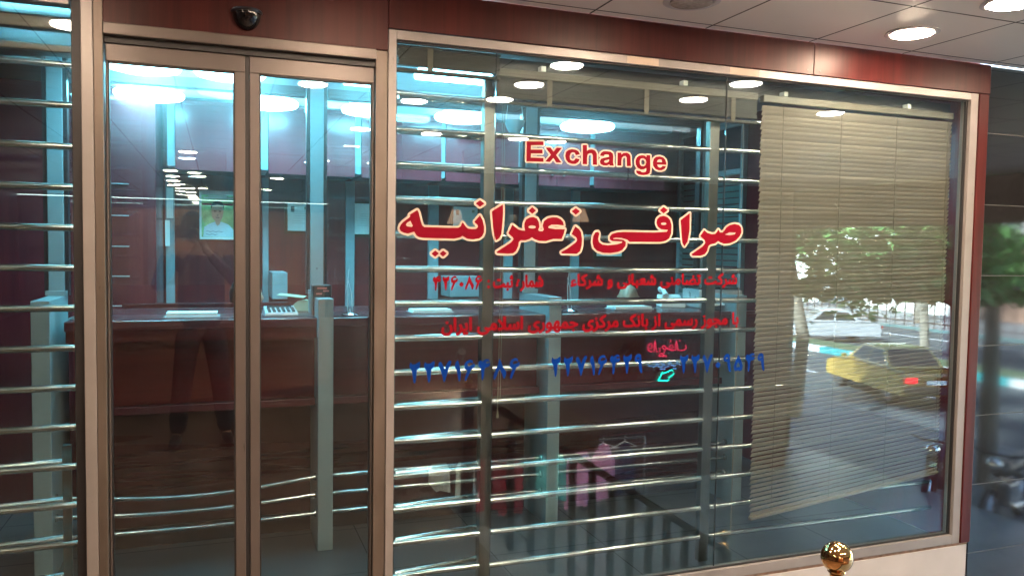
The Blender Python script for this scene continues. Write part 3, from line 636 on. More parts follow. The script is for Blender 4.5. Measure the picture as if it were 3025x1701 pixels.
digits('phone_lettering', 'leftmost of the three blue Persian phone numbers', '22716486', 'blue', 0.721, 1.194, 0.999, 0.999, 0.087)
digits('phone_lettering', 'middle one of the three blue Persian phone numbers', '22716429', 'blue', 1.340, 1.783, 0.999, 0.998, 0.087)
digits('phone_lettering', 'rightmost of the three blue Persian phone numbers, reaching onto the blind', '22709549', 'blue', 1.977, 2.445, 0.988, 0.981, 0.086)

# ================================================================ CANOPY DOWNLIGHTS
def downlight(x, y, lab, mat='lamp_warm', r=0.085, grp='downlights in the canopy ceiling', z=2.535):
    t = thing('downlight', lab, 'ceiling light', grp, (x, y, z))
    mb = MB(); mb.lathe([(r*1.02, 0.004), (r*1.30, -0.001), (r*1.34, -0.006), (r*1.22, -0.010), (r*1.04, -0.008), (r*1.0, 0.0)], (0, 0, 0), 36); mb.build('ring', 'lampring', t, True)
    mb = MB(); mb.lathe([(0.001, -0.016), (r*0.6, -0.0155), (r*0.97, -0.012), (r*1.0, 0.002)], (0, 0, 0), 36); mb.build('lens', mat, t, True)
    return t
downlight(1.76, -0.34, 'unlit round downlight close to the fascia', 'lamp_off')
downlight(2.91, -0.33, 'lit round downlight nearest the fascia, over the lowered blind')
downlight(2.91, -0.81, 'lit round downlight at the picture corner, second from the fascia over the blind')
downlight(2.91, -1.36, 'lit downlight seen mirrored in the window, third from the fascia over the blind')
downlight(1.76, -0.81, 'lit downlight seen mirrored at the top of the window, first of its row of three')
downlight(1.76, -1.36, 'lit downlight seen mirrored in the window, middle of its row of three')
downlight(1.76, -1.89, 'lit downlight seen mirrored in the window, lowest of its row of three')
downlight(0.55, -1.00, 'lit downlight outside in front of the sliding door, second from the fascia')
downlight(-0.62, -1.00, 'lit downlight outside over the narrow side window, second from the fascia')
downlight(0.55, -1.9, 'lit downlight over the platform, third from the door header')
downlight(4.06, -0.6, 'lit downlight over the granite wall, first from the facade')
downlight(4.06, -1.4, 'lit downlight over the granite wall, second from the facade')
for x, y, lb in ((1.25, -2.19, 'downlight over the platform edge, reddish in the mirror at the upper left of the window'), (1.14, -3.66, 'first downlight of the far row across the platform, mirrored in the right door leaf'), (1.75, -3.66, 'second downlight of the far row across the platform'),
                 (2.55, -3.63, 'third downlight of the far row, mirrored left of the word Exchange'), (2.93, -3.65, 'fourth downlight of the far row, mirrored over the word Exchange'), (-1.9, -3.0, 'added unseen downlight at the left wall of the hall, nearest the facade'), (-1.9, -4.4, 'added unseen downlight at the left wall of the hall, second from the facade')):  # the two left wall lamps are added out of view to brighten desk and person
    downlight(x, y, lb)
for x, y, mt in ((-0.30, -6.2, 'lamp_hall'), (-0.33, -6.9, 'lamp_cool'), (-0.25, -9.5, 'lamp_hall'), (0.84, -9.3, 'lamp_hall'), (-0.60, -8.7, 'lamp_hall'), (-0.62, -9.7, 'lamp_hall'), (-0.66, -10.6, 'lamp_hall'), (-0.70, -11.7, 'lamp_hall'),
                 (-0.47, -12.4, 'lamp_hall'), (-0.48, -13.6, 'lamp_hall'), (-0.50, -14.7, 'lamp_hall'), (-0.51, -15.6, 'lamp_hall')):
    downlight(x, y, 'downlight of the rows deep in the hall, mirrored small in the door glass', mt, 0.09, 'downlights deep in the hall')
# ================================================================ INSIDE THE SHOP
wall('back_wall', 'iwall', 'dark red panelled back wall of the shop behind the cabinets', -2.6, 3.72, 2.85, 3.0, 0.0, 2.572)
wall('end_wall', 'iwall', 'dark red end wall of the shop with the louvred windows', 3.72, 3.80, 0.06, 3.0, 0.0, 2.572)
wall('side_partition', 'iwall', 'dark red partition at the left end of the shop', -2.6, -2.5, 0.06, 2.85, 0.0, 2.572)

# ---- counter
t = thing('counter', 'long dark red laminate service counter across the shop', 'counter')
box('top', 'countertop', -0.66, 3.20, 1.000, 1.78, 1.135, 1.180, t, 0.004)
box('apron', 'counter', -0.655, 3.19, 1.012, 1.05, 1.080, 1.1345, t)
box('front_panel', 'counter', -0.62, 3.12, 1.12, 1.15, 0.76, 1.0795, t)
box('ledge', 'countertop', -0.63, 3.14, 1.075, 1.16, 0.722, 0.759, t, 0.003)
box('lower_panel', 'under', -0.60, 3.10, 1.30, 1.33, 0.0, 0.7215, t)
box('side_panel', 'counter', -0.62, -0.585, 1.16, 1.74, 0.0, 1.134, t)
box('side_panel', 'counter', 3.085, 3.12, 1.16, 1.74, 0.0, 1.134, t)
box('back_ledge', 'counter', -0.5, 0.40, 1.78, 1.84, 1.10, 1.205, t, 0.003)
box('back_ledge', 'counter', 1.25, 2.08, 1.78, 1.84, 1.10, 1.215, t, 0.003)
box('back_ledge', 'counter', 2.42, 3.15, 1.78, 1.84, 1.10, 1.215, t, 0.003)
box('skirting', 'kick', -0.60, 3.10, 1.285, 1.299, 0.0, 0.10, t)

# ---- grey posts with tall columns
PX = (-0.745, 0.507, 1.757, 2.990)
PL = ('grey counter post with a tall column behind the narrow side window', 'grey counter post with a tall column seen through the right door leaf',
      'grey counter post with a tall column under the middle of the lettering', 'grey counter post with a tall column at the right end of the counter')
for i, x in enumerate(PX):
    t = thing('counter_post', PL[i], 'post', 'grey posts along the counter', (x, 0.95, 0))
    box('pedestal', 'grey', -0.0375, 0.0375, 0.0, 0.47, 0.0, 1.280, t, 0.003)
    box('column', 'grey', -0.035, 0.035, 0.395, 0.465, 1.281, 2.572, t, 0.003)
    for s in (-1, 1): box('trim', 'darktrim', s*0.045-0.009, s*0.045+0.009, 0.405, 0.455, 1.281, 2.572, t)
    box('plinth', 'grey', -0.047, 0.047, 0.375, 0.468, 1.2805, 1.305, t, 0.002)
    MB().lathe([(0.0, -0.0015), (0.004, -0.001), (0.004, 0.002)], (0, 0.394, 1.42), 8, 'y').build('screw', 'darktrim', t)
for i in range(3):
    a, b = PX[i]+0.037, PX[i+1]-0.037
    lab = ('left counter bay behind the door', 'middle counter bay behind the left window half', 'right counter bay behind the blind')[i]
    t = thing('foot_rail', 'three low steel foot rails in the '+lab, 'rail', 'foot rails between the counter posts')
    for z in (0.365, 0.272, 0.175):
        sag = 0.045*(z/0.365)**2 if i == 0 else 0.0
        mb = MB(); mb.tube([(a+(b-a)*k/16, 1.02, z-sag*math.sin(math.pi*k/16)) for k in range(17)], 0.0115, 12)
        for e, s in ((a, 1), (b, -1)): mb.tube([(e, 1.02, z), (e+s*0.008, 1.02, z)], 0.019, 12)
        mb.build('tube', 'steel', t, True)
    t = thing('teller_screen', 'clear glass teller screen over the '+lab, 'glass screen', 'glass screens over the counter')
    box('pane', 'screen', PX[i]+0.06, PX[i+1]-0.06, 1.378, 1.386, 1.33, 2.345, t)
    box('head_track', 'cabin_edge', PX[i]+0.06, PX[i+1]-0.06, 1.35, 1.43, 2.346, 2.395, t)
    box('bulkhead', 'iceil', PX[i]+0.06, PX[i+1]-0.06, 1.355, 1.425, 2.3955, 2.571, t)

# ---- wall cabinets and the grey strips between them
ED = [(-0.250, 0.264), (0.316, 0.879), (0.926, 1.488), (1.521, 2.071), (2.107, 2.651), (2.692, 3.30)]
CL = ('behind the left door leaf', 'seen left of the tall column in the right door leaf', 'at the left edge of the wide window', 'under the first half of the word Exchange', 'under the second half of the word Exchange', 'at the far right end of the row')
for i, (a, b) in enumerate(ED):
    t = thing('wall_cabinet', 'plum laminate wall cabinet '+CL[i], 'cabinet', 'wall cabinets in a row', ((a+b)/2, 2.62, 2.02))
    h = (b-a)/2
    box('carcass', 'cabin_edge', -h, h, -0.20, 0.229, 0.0, 0.40, t)
    for s, x0, x1 in ((-1, -h, -0.001), (1, 0.001, h)):
        if h < .27: x0, x1 = (-h, h)
        d = box('door', 'cabinet', x0, x1, -0.222, -0.201, -0.008, 0.405, t, 0.002)
        kx = (x1-0.045) if s < 0 else (x0+0.045)
        mb = MB(); mb.lathe([(0.003, 0.0), (0.004, -0.010), (0.011, -0.016), (0.011, -0.022), (0.004, -0.027)], (kx, -0.222, 0.07), 14, 'y'); mb.build('knob', 'chrome', d, True)
        if h < .27: break
    box('cornice', 'cabinet', -h, h, -0.235, 0.229, 0.4055, 0.43, t)
for i, (a, b, c, d) in enumerate(((-0.332, -0.277, -0.298, -0.252), (0.298, 0.339, 0.266, 0.314), (0.882, 0.946, 0.881, 0.924), (1.506, 1.584, 1.490, 1.519), (2.12, 2.19, 2.073, 2.105), (2.70, 2.77, 2.653, 2.690))):
    t = thing('wall_strip', 'pale grey wall strip '+('left of the framed portrait', 'between portrait and first certificate', 'right of the tall column in the door', 'behind the left end of the large name', 'behind the middle of the large name', 'behind the right end of the large name')[i], 'wall strip', 'pale grey strips of the back wall')
    box('upper_strip', 'grey', c+.001, d-.001, 2.41, 2.849, 2.035, 2.45, t); box('lower_strip', 'grey', a, b, 2.815, 2.849, 0.9, 2.015, t, 0.002)
box('wall_box', 'grey', 1.60, 1.86, 2.55, 2.80, 1.18, 1.33, label='pale grey box behind the counter, left of the third post', cat='box', bevel=0.004)
box('wall_box', 'grey', 0.34, 0.44, 2.45, 2.80, 1.18, 1.36, label='small pale grey box behind the folded leaflets', cat='box', bevel=0.004)
box('soffit', 'iceil', -0.3, 3.3, 2.30, 2.849, 2.453, 2.571, label='white boxed soffit over the wall cabinets', cat='soffit')

box('added_soffit', 'valance', -2.49, -0.475, 0.053, 2.05, 2.44, 2.571, label='added dark soffit that darkens the ceiling over the passage behind the narrow side window', cat='soffit')  # added dark box, keeps the lit ceiling out of the side window

# ---- tall cupboard with fluted panel at the left
t = thing('tall_cupboard', 'tall dark red cupboard with a ribbed panel left of the portrait', 'cupboard')
box('carcass', 'cupboard', -1.25, -0.345, 2.10, 2.84, 0.0, 2.56, t, 0.003)
mb = MB()
n = 22
for i in range(n):
    x = -0.655+0.165*i/n; mb.box(x+0.0005, x+0.0055, 2.086, 2.099, 1.03, 1.90)
mb.build('ribs', 'cupboard', t)
for z in (1.17, 1.345, 1.52, 1.70, 1.885):
    box('shelf_edge', 'silver', -0.66, -0.49, 2.080, 2.0995, z, z+0.006, t)

# ---- ceiling lamps
def drum(x, y, lab, r=0.185, zb=2.385, top=2.571):
    t = thing('ceiling_lamp', lab, 'ceiling light', 'cool white ceiling lamps in the shop', (x, y, zb))
    mb = MB(); mb.lathe([(0.001, 0.0), (r*.75, 0.002), (r*.95, 0.010), (r, 0.022), (r, 0.034), (r*.93, 0.044)], (0, 0, 0), 36); mb.build('diffuser', 'lamp_cyan', t, True)
    mb = MB(); mb.lathe([(r*.7, 0.045), (r*.7, top-zb)], (0, 0, 0), 30); mb.build('base', 'lampring', t, True)
drum(-0.33, 1.13, 'left one of the two large lamps nearest the door, in front of the screen', 0.17, 2.365)
drum(0.06, 1.13, 'right one of the two large lamps nearest the door, in front of the screen', 0.17, 2.365)
for x, lb in ((-0.37, 'leftmost in the row along the cabinets, over the cupboard'), (0.28, 'second in the row along the cabinets, behind the door frame'), (0.885, 'third in the row along the cabinets, at the window frame'), (1.53, 'fourth in the row along the cabinets, left of the hanging bowl'), (2.44, 'last in the row along the cabinets, over the word Exchange')):
    drum(x, 2.02, 'round cool white lamp '+lb, 0.19 if x != 0.885 else 0.15, 2.378)
t = thing('batten_lamp', 'straight fluorescent lamp behind the upper left corner of the window', 'ceiling light')
box('diffuser', 'lamp_cyan', 0.90, 1.30, 0.66, 0.76, 2.36, 2.40, t, 0.01); box('base', 'lampring', 0.92, 1.28, 0.68, 0.74, 2.401, 2.571, t)
t = thing('batten_lamp', 'straight fluorescent lamp behind the top right corner of the door', 'ceiling light')
box('diffuser', 'lamp_cyan', 0.60, 0.84, 0.98, 1.05, 2.36, 2.39, t, 0.01); box('base', 'lampring', 0.62, 0.82, 0.99, 1.04, 2.391, 2.571, t)
t = thing('batten_lamp', 'straight fluorescent lamp high behind the narrow side window', 'ceiling light')
box('diffuser', 'lamp_cyan', -0.80, -0.53, 0.56, 0.60, 2.39, 2.405, t, 0.008); box('base', 'lampring', -0.90, -0.50, 0.56, 0.61, 2.406, 2.439, t)

# ---- portrait, certificates, notices
t = thing('framed_portrait', 'framed colour portrait of a grey haired man in a pale blue shirt', 'picture', None, (0.0, 2.845, 1.575))
W2, HH = 0.118, 0.338
box('frame', 'paper', -W2, W2, -0.024, 0.0, 0.0, HH, t, 0.004)
MB().box(-W2+.014, W2-.014, -0.0262, -0.0245, 0.016, HH-.030).build('print', surf('green garden print', (0.36, 0.60, 0.26), 0.5, 0, 0.45, (14, 14, 14)), t)
def blob(mb, pts, y0, y1, cx=0.0, cz=0.0): mb.prism(pts, lambda p: (cx+p[0], y0, cz+p[1]), lambda p: (cx+p[0], y1, cz+p[1]))
mb = MB(); blob(mb, [(-.104+.01, .018), (-.088, .085), (-.055, .108), (-.02, .122), (.03, .122), (.07, .106), (.103, .07), (.103, .018)], -0.0272, -0.0263)
mb.build('shirt', surf('pale blue shirt print', (0.58, 0.74, 0.80), 0.5, 0, 0.1), t)
mb = MB(); blob(mb, [(-.012, .108), (-.018, .13), (-.034, .15), (-.040, .18), (-.041, .215), (-.03, .235), (0, .245), (.028, .236), (.038, .215), (.037, .18), (.030, .15), (.018, .128), (.014, .108), (.0, .095)], -0.0280, -0.0273)
mb.build('face', surf('face print', (0.60, 0.36, 0.26), 0.5, 0, 0.12, (30, 30, 30)), t)
mb = MB(); blob(mb, [(-.043, .21), (-.044, .235), (-.03, .258), (0, .268), (.03, .258), (.042, .235), (.040, .21), (.034, .232), (.0, .244), (-.034, .232)], -0.0288, -0.0281)
for s in (-1, 1): mb.box(s*.016-.008, s*.016+.008, -0.0288, -0.0281, .192, .199)
mb.box(-.012, .012, -0.0288, -0.0281, .150, .154); mb.box(-.004, .004, -0.0288, -0.0281, .166, .171)
mb.build('features', surf('grey hair print', (0.07, 0.06, 0.055), 0.6, 0, 0.3), t)
mb = MB()
for a, b, c, d in ((-.09, .10, .262, .272), (-.06, .06, .276, .284)): mb.box(a, b, -0.0270, -0.0263, c+.02, d+.02)
mb.build('caption', 'paper', t)
mb = MB(); mb.box(-.10, .10, -0.0268, -0.0263, .236, .250); mb.build('ribbon', 'crimson', t)
mb = MB()
for k in range(2):
    mb.tube([(-.075+.012*i, -0.0285, .055-.02*k+.004*math.sin(i*2.1+k)) for i in range(10-3*k)], 0.0012, 4)
mb.build('signature', 'black', t)

def certificate(x, z, w2, h, lab, photo=True):
    t = thing('certificate', lab, 'certificate', 'framed certificates on the back wall', (x, 2.845, z))
    fr = MB(); fr.box(-w2-.008, w2+.008, -0.018, 0, -.008, 0.012); fr.box(-w2-.008, w2+.008, -0.018, 0, h-.012, h+.008); fr.box(-w2-.008, -w2+.012, -0.018, 0, .012, h-.012); fr.box(w2-.012, w2+.008, -0.018, 0, .012, h-.012)
    fr.build('frame', surf('dark gilt frame', (0.05, 0.03, 0.015), 0.4, 0.4), t)
    box('sheet', 'paper', -w2+.012, w2-.012, -0.012, -0.002, .012, h-.012, t)
    mb = MB(); rnd = random.Random(x)
    for k in range(6): mb.box(-w2*.6+rnd.uniform(0, .02), w2*.65-rnd.uniform(0, .05), -0.0128, -0.0121, h*.30+k*.017, h*.30+k*.017+.003)
    mb.build('writing', 'silver', t)
    if photo: box('photo', 'black', -w2+.035, -w2+.06, -0.0128, -0.0121, h-.075, h-.035, t); box('seal', 'olive', w2-.055, w2-.035, -0.0128, -0.0121, h-.055, h-.035, t)
certificate(0.55, 1.635, 0.092, 0.222, 'framed white certificate left of the tall column in the door')
certificate(1.03, 1.62, 0.10, 0.25, 'framed certificate at the left edge of the wide window', False)
certificate(1.80, 1.60, 0.11, 0.27, 'framed certificate behind the dots of the large lettering')
certificate(3.05, 1.48, 0.13, 0.10, 'low framed certificate right of the long red letter', False)
box('notice', 'paper', -0.325, -0.283, 2.802, 2.8145, 1.715, 1.92, label='white notice sheet on the wall strip left of the portrait', cat='notice')
box('notice', 'paper', -0.335, -0.306, 2.802, 2.8145, 1.525, 1.70, label='narrow white notice below the other one on the wall strip', cat='notice')

# ---- windows with louvred blinds in the end wall
for y0, y1, lb in ((2.385, 2.815, 'louvred grey window nearer the back corner of the shop'), (1.915, 2.325, 'louvred grey window nearer the lowered blind')):
    t = thing('louvred_window', lb, 'window', 'grey louvred windows in the end wall')
    f = MB(); f.box(3.68, 3.719, y0, y0+.04, 1.14, 2.54); f.box(3.68, 3.719, y1-.04, y1, 1.14, 2.54)
    f.box(3.68, 3.719, y0+.04, y1-.04, 1.14, 1.19); f.box(3.68, 3.719, y0+.04, y1-.04, 2.49, 2.54); f.box(3.68, 3.719, y0+.04, y1-.04, 2.13, 2.17)
    f.build('frame', 'grey', t, False, 0.003)
    box('glass', 'winfar', 3.706, 3.7185, y0+.04, y1-.04, 2.17, 2.49, t)
    mb = MB()
    for k in range(19):
        z = 1.21+k*.048; mb.box(-0.002, 0.002, y0+.042, y1-.042, -0.022, 0.022, Matrix.Translation((3.700, 0, z)) @ Matrix.Rotation(R(-38), 4, 'Y'))
    mb.build('louvres', surf('grey green louvre', (0.16, 0.20, 0.19), 0.5), t)
    box('sill', 'grey', 3.60, 3.719, y0-.02, y1+.02, 1.105, 1.139, t, 0.004)

# ---- hanging bowl
t = thing('hanging_bowl', 'small white bowl hanging on two thin chains over the counter', 'pendant', None, (1.517, 1.0, 2.165))
mb = MB(); mb.lathe([(0.002, 0.0), (0.022, 0.0), (0.042, 0.03), (0.058, 0.072), (0.055, 0.074), (0.036, 0.034), (0.002, 0.006)], (0, 0, 0), 26); mb.build('bowl', 'grey', t, True)
for s in (-1, 1): MB().tube([(s*.05, 0, .07), (s*.012, 0, .406)], 0.0015, 5).build('chain', 'silver', t)
box('hook', 'silver', -.02, .02, -.01, .01, .40, .406, t)

# ---- things on the counter
ZC = 1.1805
t = thing('calculator', 'grey desk calculator with large dark keys on the counter', 'calculator', None, (0.305, 1.20, ZC), R(4))
MB().add([(-.085, -.06, .0), (.085, -.06, .0), (.085, .07, .0), (-.085, .07, .0), (-.082, -.057, .018), (.082, -.057, .018), (.078, .067, .045), (-.078, .067, .045)], [(0, 3, 2, 1), (4, 5, 6, 7), (0, 1, 5, 4), (1, 2, 6, 5), (2, 3, 7, 6), (3, 0, 4, 7)]).build('case', 'silver', t, False, 0.004)
mb = MB(); sl = math.atan2(.027, .124)
for r in range(4):
    for c in range(6): mb.box(-.007, .007, -.006, .006, 0, .006, Matrix.Translation((-.06+.024*c, -.045+.019*r, .0195+(.012+.019*r)*.2177)) @ Matrix.Rotation(sl, 4, 'X'))
mb.build('keys', 'black', t)
MB().box(-.062, .062, -.011, .011, 0, .003, Matrix.Translation((0, .046, .0415)) @ Matrix.Rotation(sl, 4, 'X')).build('display', 'winfar', t)
def tray(x, y, wd, lab, mat='paper', h=0.012, rz=0):
    t = thing('document_tray', lab, 'tray', 'paper trays on the counter', (x, y, ZC), rz)
    box('tray', 'silver', -wd/2-.012, wd/2+.012, -.07, .07, 0, .006, t, .002); box('papers', mat, -wd/2, wd/2, -.06, .06, .0065, .0065+h, t)
tray(-0.12, 1.18, 0.235, 'long white lit paper tray behind the left door leaf', 'paper', 0.018)
tray(1.12, 1.25, 0.22, 'white paper pad on the counter at the left end of the window')
tray(2.40, 1.28, 0.25, 'flat open paper pad before the clerk at the right')
def penset(x, y, lab, block=False):
    t = thing('pen_stand', lab, 'pen stand', 'silver pen stands on the counter', (x, y, ZC))
    mb = MB(); mb.lathe([(0.045, 0.0), (0.048, 0.006), (0.03, 0.014), (0.012, 0.02), (0.001, 0.021)], (0, 0, 0), 20); mb.build('base', 'chrome', t, True)
    MB().tube([(-.012, 0, .018), (-.016, 0, .15), (-.006, 0, .26)], [.004, .003, .002], 7).build('pen', 'silver', t, True)
    MB().tube([(.012, 0, .018), (.006, .01, .12), (-.012, .015, .20)], [.003, .003, .0015], 7).build('pen', 'silver', t, True)
    if block: box('block', 'paper', -.02, .03, .03, .07, .012, .12, t, .003)
penset(-0.615, 1.12, 'silver pen stand with a white block beside the leftmost post', True)
penset(0.655, 1.13, 'silver pen stand with two tall pens right of the post in the door')
penset(1.94, 1.16, 'silver pen stand with two tall pens right of the third post')
t = thing('counter_display', 'small black queue display on top of the post in the door', 'display', None, (0.507, 1.12, 1.281))
box('body', 'black', -.05, .045, -.05, .05, 0, .062, t, .006)
mb = MB()
for k, (a, b) in enumerate(((-.035, -.005), (.0, .03), (-.03, .02))): mb.box(a, b, -.0515, -.0502, .014+.014*k, .022+.014*k)
mb.build('screen_text', surf('red screen text', (0.5, 0.16, 0.14), 0.4), t); box('stand', 'black', -.045, -.02, .0, .1, -.10, -0.0005, t)
t = thing('leaflet_holder', 'folded pale leaflets lying beside the grey box on the counter', 'leaflet', None, (0.415, 1.50, ZC))
MB().add([(-.11, 0, .085), (.03, -.04, .07), (.06, .05, .075), (-.08, .07, .09), (-.11, 0, .088), (.03, -.04, .073), (.06, .05, .078), (-.08, .07, .093)], [(0, 1, 2, 3), (4, 7, 6, 5), (0, 4, 5, 1), (1, 5, 6, 2), (2, 6, 7, 3), (3, 7, 4, 0)]).build('leaflet', 'olive', t)
MB().add([(-.06, -.03, 0), (.06, -.05, 0), (.07, .06, 0), (-.04, .08, 0), (0.0, -.02, .05), (.06, -.03, .06), (.06, .05, .06), (.01, .05, .05)], [(0, 3, 2, 1), (4, 5, 6, 7), (0, 1, 5, 4), (1, 2, 6, 5), (2, 3, 7, 6), (3, 0, 4, 7)]).build('leaflet', 'olive', t)
t = thing('desk_phone', 'white desk telephone on the counter beside the right grille upright', 'telephone', None, (2.80, 1.45, ZC), R(-20))
MB().add([(-.08, -.09, 0), (.08, -.09, 0), (.08, .09, 0), (-.08, .09, 0), (-.075, -.085, .03), (.075, -.085, .03), (.075, .085, .075), (-.075, .085, .075)], [(0, 3, 2, 1), (4, 5, 6, 7), (0, 1, 5, 4), (1, 2, 6, 5), (2, 3, 7, 6), (3, 0, 4, 7)]).build('base', 'paper', t, False, .005)
mb = MB(); mb.tube([(-.05, -.085, .07), (-.05, -.04, .095), (-.05, .04, .115), (-.05, .085, .105)], [.022, .014, .014, .022], 10); mb.build('handset', 'paper', t, True)
t = thing('printer', 'pale office printer with stacked sheets at the right end of the counter', 'printer', None, (3.02, 1.30, ZC), R(-8))
box('body', 'silver', -.15, .15, -.12, .14, 0, .12, t, .012); box('lid', 'black', -.14, .14, -.10, .13, .1205, .135, t, .006); box('sheets', 'paper', -.11, .11, -.24, -.10, .03, .042, t)
# ================================================================ PEOPLE
def skin_eval(verts, edges, radii, root=0, sub=2):
    me = bpy.data.meshes.new('s'); me.from_pydata([Vector(v) for v in verts], edges, [])
    o = bpy.data.objects.new('s', me); COL.objects.link(o)
    o.modifiers.new('skin', 'SKIN').use_smooth_shade = True
    if not me.skin_vertices: me.attributes.new('skin', 'FLOAT', 'POINT') if False else None
    bm = bmesh.new(); bm.from_mesh(me); ly = bm.verts.layers.skin.verify(); bm.verts.ensure_lookup_table()
    for i, v in enumerate(bm.verts):
        r = radii[i]; v[ly].radius = r if isinstance(r, tuple) else (r, r); v[ly].use_root = (i == root)
    bm.to_mesh(me); bm.free()
    s = o.modifiers.new('sub', 'SUBSURF'); s.levels = sub; s.render_levels = sub
    dg = bpy.context.evaluated_depsgraph_get(); ev = bpy.data.meshes.new_from_object(o.evaluated_get(dg))
    vs = [tuple(v.co) for v in ev.vertices]; fs = [tuple(p.vertices) for p in ev.polygons]
    bpy.data.objects.remove(o); bpy.data.meshes.remove(me); bpy.data.meshes.remove(ev)
    return vs, fs
def head_geo(c, face, s=1.0):
    """head with brow, sockets, nose, lips, chin and ears; c = centre of the skull, face = heading angle from -y"""
    vs = []; fs = []; n, k = 28, 20
    for i in range(k+1):
        t = math.pi*i/k
        for j in range(n):
            a = 2*math.pi*j/n
            x, y, z = math.sin(t)*math.sin(a), -math.sin(t)*math.cos(a), math.cos(t)
            fr = max(0, -y)
            px, py, pz = x*.074, y*.094, z*.115
            if z < 0: px *= 1-.28*(-z)**1.5; py = py*(1-.12*(-z)) - .010*(-z)*fr
            nose = math.exp(-((x/.16)**2+((z+.12)/.17)**2))*(fr > .6); py -= .026*nose*(1.0 if z < .05 else .5)
            for e in (-1, 1): py += .013*math.exp(-(((x-e*.36)/.17)**2+((z-.06)/.10)**2))*(fr > .4)
            py -= .006*math.exp(-((x/.5)**2+((z-.22)/.08)**2))*(fr > .4)
            py -= .007*math.exp(-((x/.28)**2+((z+.44)/.07)**2))*(fr > .4); py += .004*math.exp(-((x/.22)**2+((z+.50)/.03)**2))*(fr > .4)
            py -= .010*math.exp(-((x/.28)**2+((z+.78)/.12)**2))*(fr > .2)
            vs.append((px*s, py*s, pz*s))
    for i in range(k):
        for j in range(n): fs.append((i*n+j, i*n+(j+1) % n, (i+1)*n+(j+1) % n, (i+1)*n+j))
    o = len(vs)
    mb = MB()
    for e in (-1, 1): mb.ball((e*.076*s, .008*s, -.002), .010*s, .020*s, .031*s, 10)
    for f in mb.f: fs.append(tuple(i+o for i in f))
    vs += mb.v
    mt = Matrix.Translation(c) @ Matrix.Rotation(face, 4, 'Z')
    return [tuple(mt @ Vector(v)) for v in vs], fs, mt
def figure(name, label, cat, loc, body, clothes, head, hair=None, eyes=True, voxel=0.008):
    t = thing(name, label, cat, None, loc)
    mb = MB()
    for vs, fs in body: mb.add(vs, fs)
    hv, hf, mt = head_geo(*head); mb.add(hv, hf)
    o = mb.build('body', 'skin', t, True)
    r = o.modifiers.new('one surface', 'REMESH'); r.mode = 'VOXEL'; r.voxel_size = voxel; r.use_smooth_shade = True
    for nm, mat, parts in clothes:
        mb = MB()
        for vs, fs in parts: mb.add(vs, fs)
        g = mb.build(nm, mat, t, True)
        if len(parts) > 1:
            r = g.modifiers.new('one surface', 'REMESH'); r.mode = 'VOXEL'; r.voxel_size = 0.014; r.use_smooth_shade = True
    if eyes:
        for e in (-1, 1):
            mb = MB(); mb.ball(tuple(mt @ Vector((e*.027, -.079, .006))), .0105, n=12); ey = mb.build('eye', 'eye', t, True)
            mb = MB(); mb.ball(tuple(mt @ Vector((e*.027, -.0885, .006))), .0042, .003, .0042, n=8); mb.build('iris', 'hair', ey, True)
    if hair:
        mb = MB(); n, k = 26, 10; vs = []; fs = []
        for i in range(k+1):
            th = hair[0]*i/k
            for j in range(n):
                a = 2*math.pi*j/n; tt = th*(1.0+hair[1]*math.cos(a)); 
                x, y, z = math.sin(tt)*math.sin(a), math.sin(tt)*math.cos(a), math.cos(tt)
                rr = 1.06+.012*math.sin(9*a+i)
                vs.append(tuple(mt @ Vector((x*.075*rr, y*.096*rr+.004, z*.117*rr))))
        for i in range(k):
            for j in range(n): fs.append((i*n+j, i*n+(j+1) % n, (i+1)*n+(j+1) % n, (i+1)*n+j))
        mb.add(vs, fs); h = mb.build('hair', 'hair', t, True); so = h.modifiers.new('thickness', 'SOLIDIFY'); so.thickness = .006
    return t
def hand_geo(wr, tip, thumb, curl):
    """palm and five separate fingers between wrist point and reach direction"""
    wr = Vector(wr); d = (Vector(tip)-wr).normalized(); th = Vector(thumb).normalized(); nrm = d.cross(th).normalized(); cl = Vector(curl).normalized()
    out = []
    pc = [wr, wr+d*.04, wr+d*.085]
    out.append(skin_eval(pc, [(0, 1), (1, 2)], [(.022, .017), (.036, .014), (.038, .012)], 0, 1))
    for q, (off, ln) in enumerate(((.030, .070), (.010, .078), (-.010, .073), (-.029, .058))):
        b = wr+d*.080+th*off; a1 = b+d*ln*.45+cl*ln*.08; a2 = a1+d*ln*.22+cl*ln*.26; a3 = a2+cl*ln*.28
        out.append(skin_eval([b-d*.01, a1, a2, a3], [(0, 1), (1, 2), (2, 3)], [.0095, .0088, .008, .0065], 0, 1))
    b = wr+d*.03+th*.028; out.append(skin_eval([b, b+th*.03+d*.02, b+th*.045+d*.045+cl*.012], [(0, 1), (1, 2)], [.012, .0105, .008], 0, 1))
    return out
# ---- the photographer, mirrored faintly in the door
hips = (0, .02, .93)
body = [skin_eval([(0, 0, 1.02), (0, 0, 1.25), (0, .01, 1.42), (0, .015, 1.52), (0, .02, 1.58)], [(0, 1), (1, 2), (2, 3), (3, 4)], [(.15, .10), (.165, .11), (.15, .10), (.06, .06), (.055, .055)])]
ELB = {-1: (-.30, .20, 1.22), 1: (.30, .20, 1.22)}; WR = {-1: (-.215, .285, 1.535), 1: (.015, .285, 1.535)}
for s in (-1, 1):
    body.append(skin_eval([(s*.15, 0, 1.42), (s*.22, .02, 1.40), ELB[s], WR[s]], [(0, 1), (1, 2), (2, 3)], [.055, .054, .042, .027]))
    body += hand_geo(WR[s], Vector(WR[s])+Vector((-s*.01, .03, .12)), (-s*.2, .3, .1), (-s*.6, .5, 0))
    body.append(skin_eval([(s*.09, 0, .92), (s*.15, .01, .50), (s*.18, -.02, .10), (s*.185, .08, .045)], [(0, 1), (1, 2), (2, 3)], [.09, .06, .038, .028]))
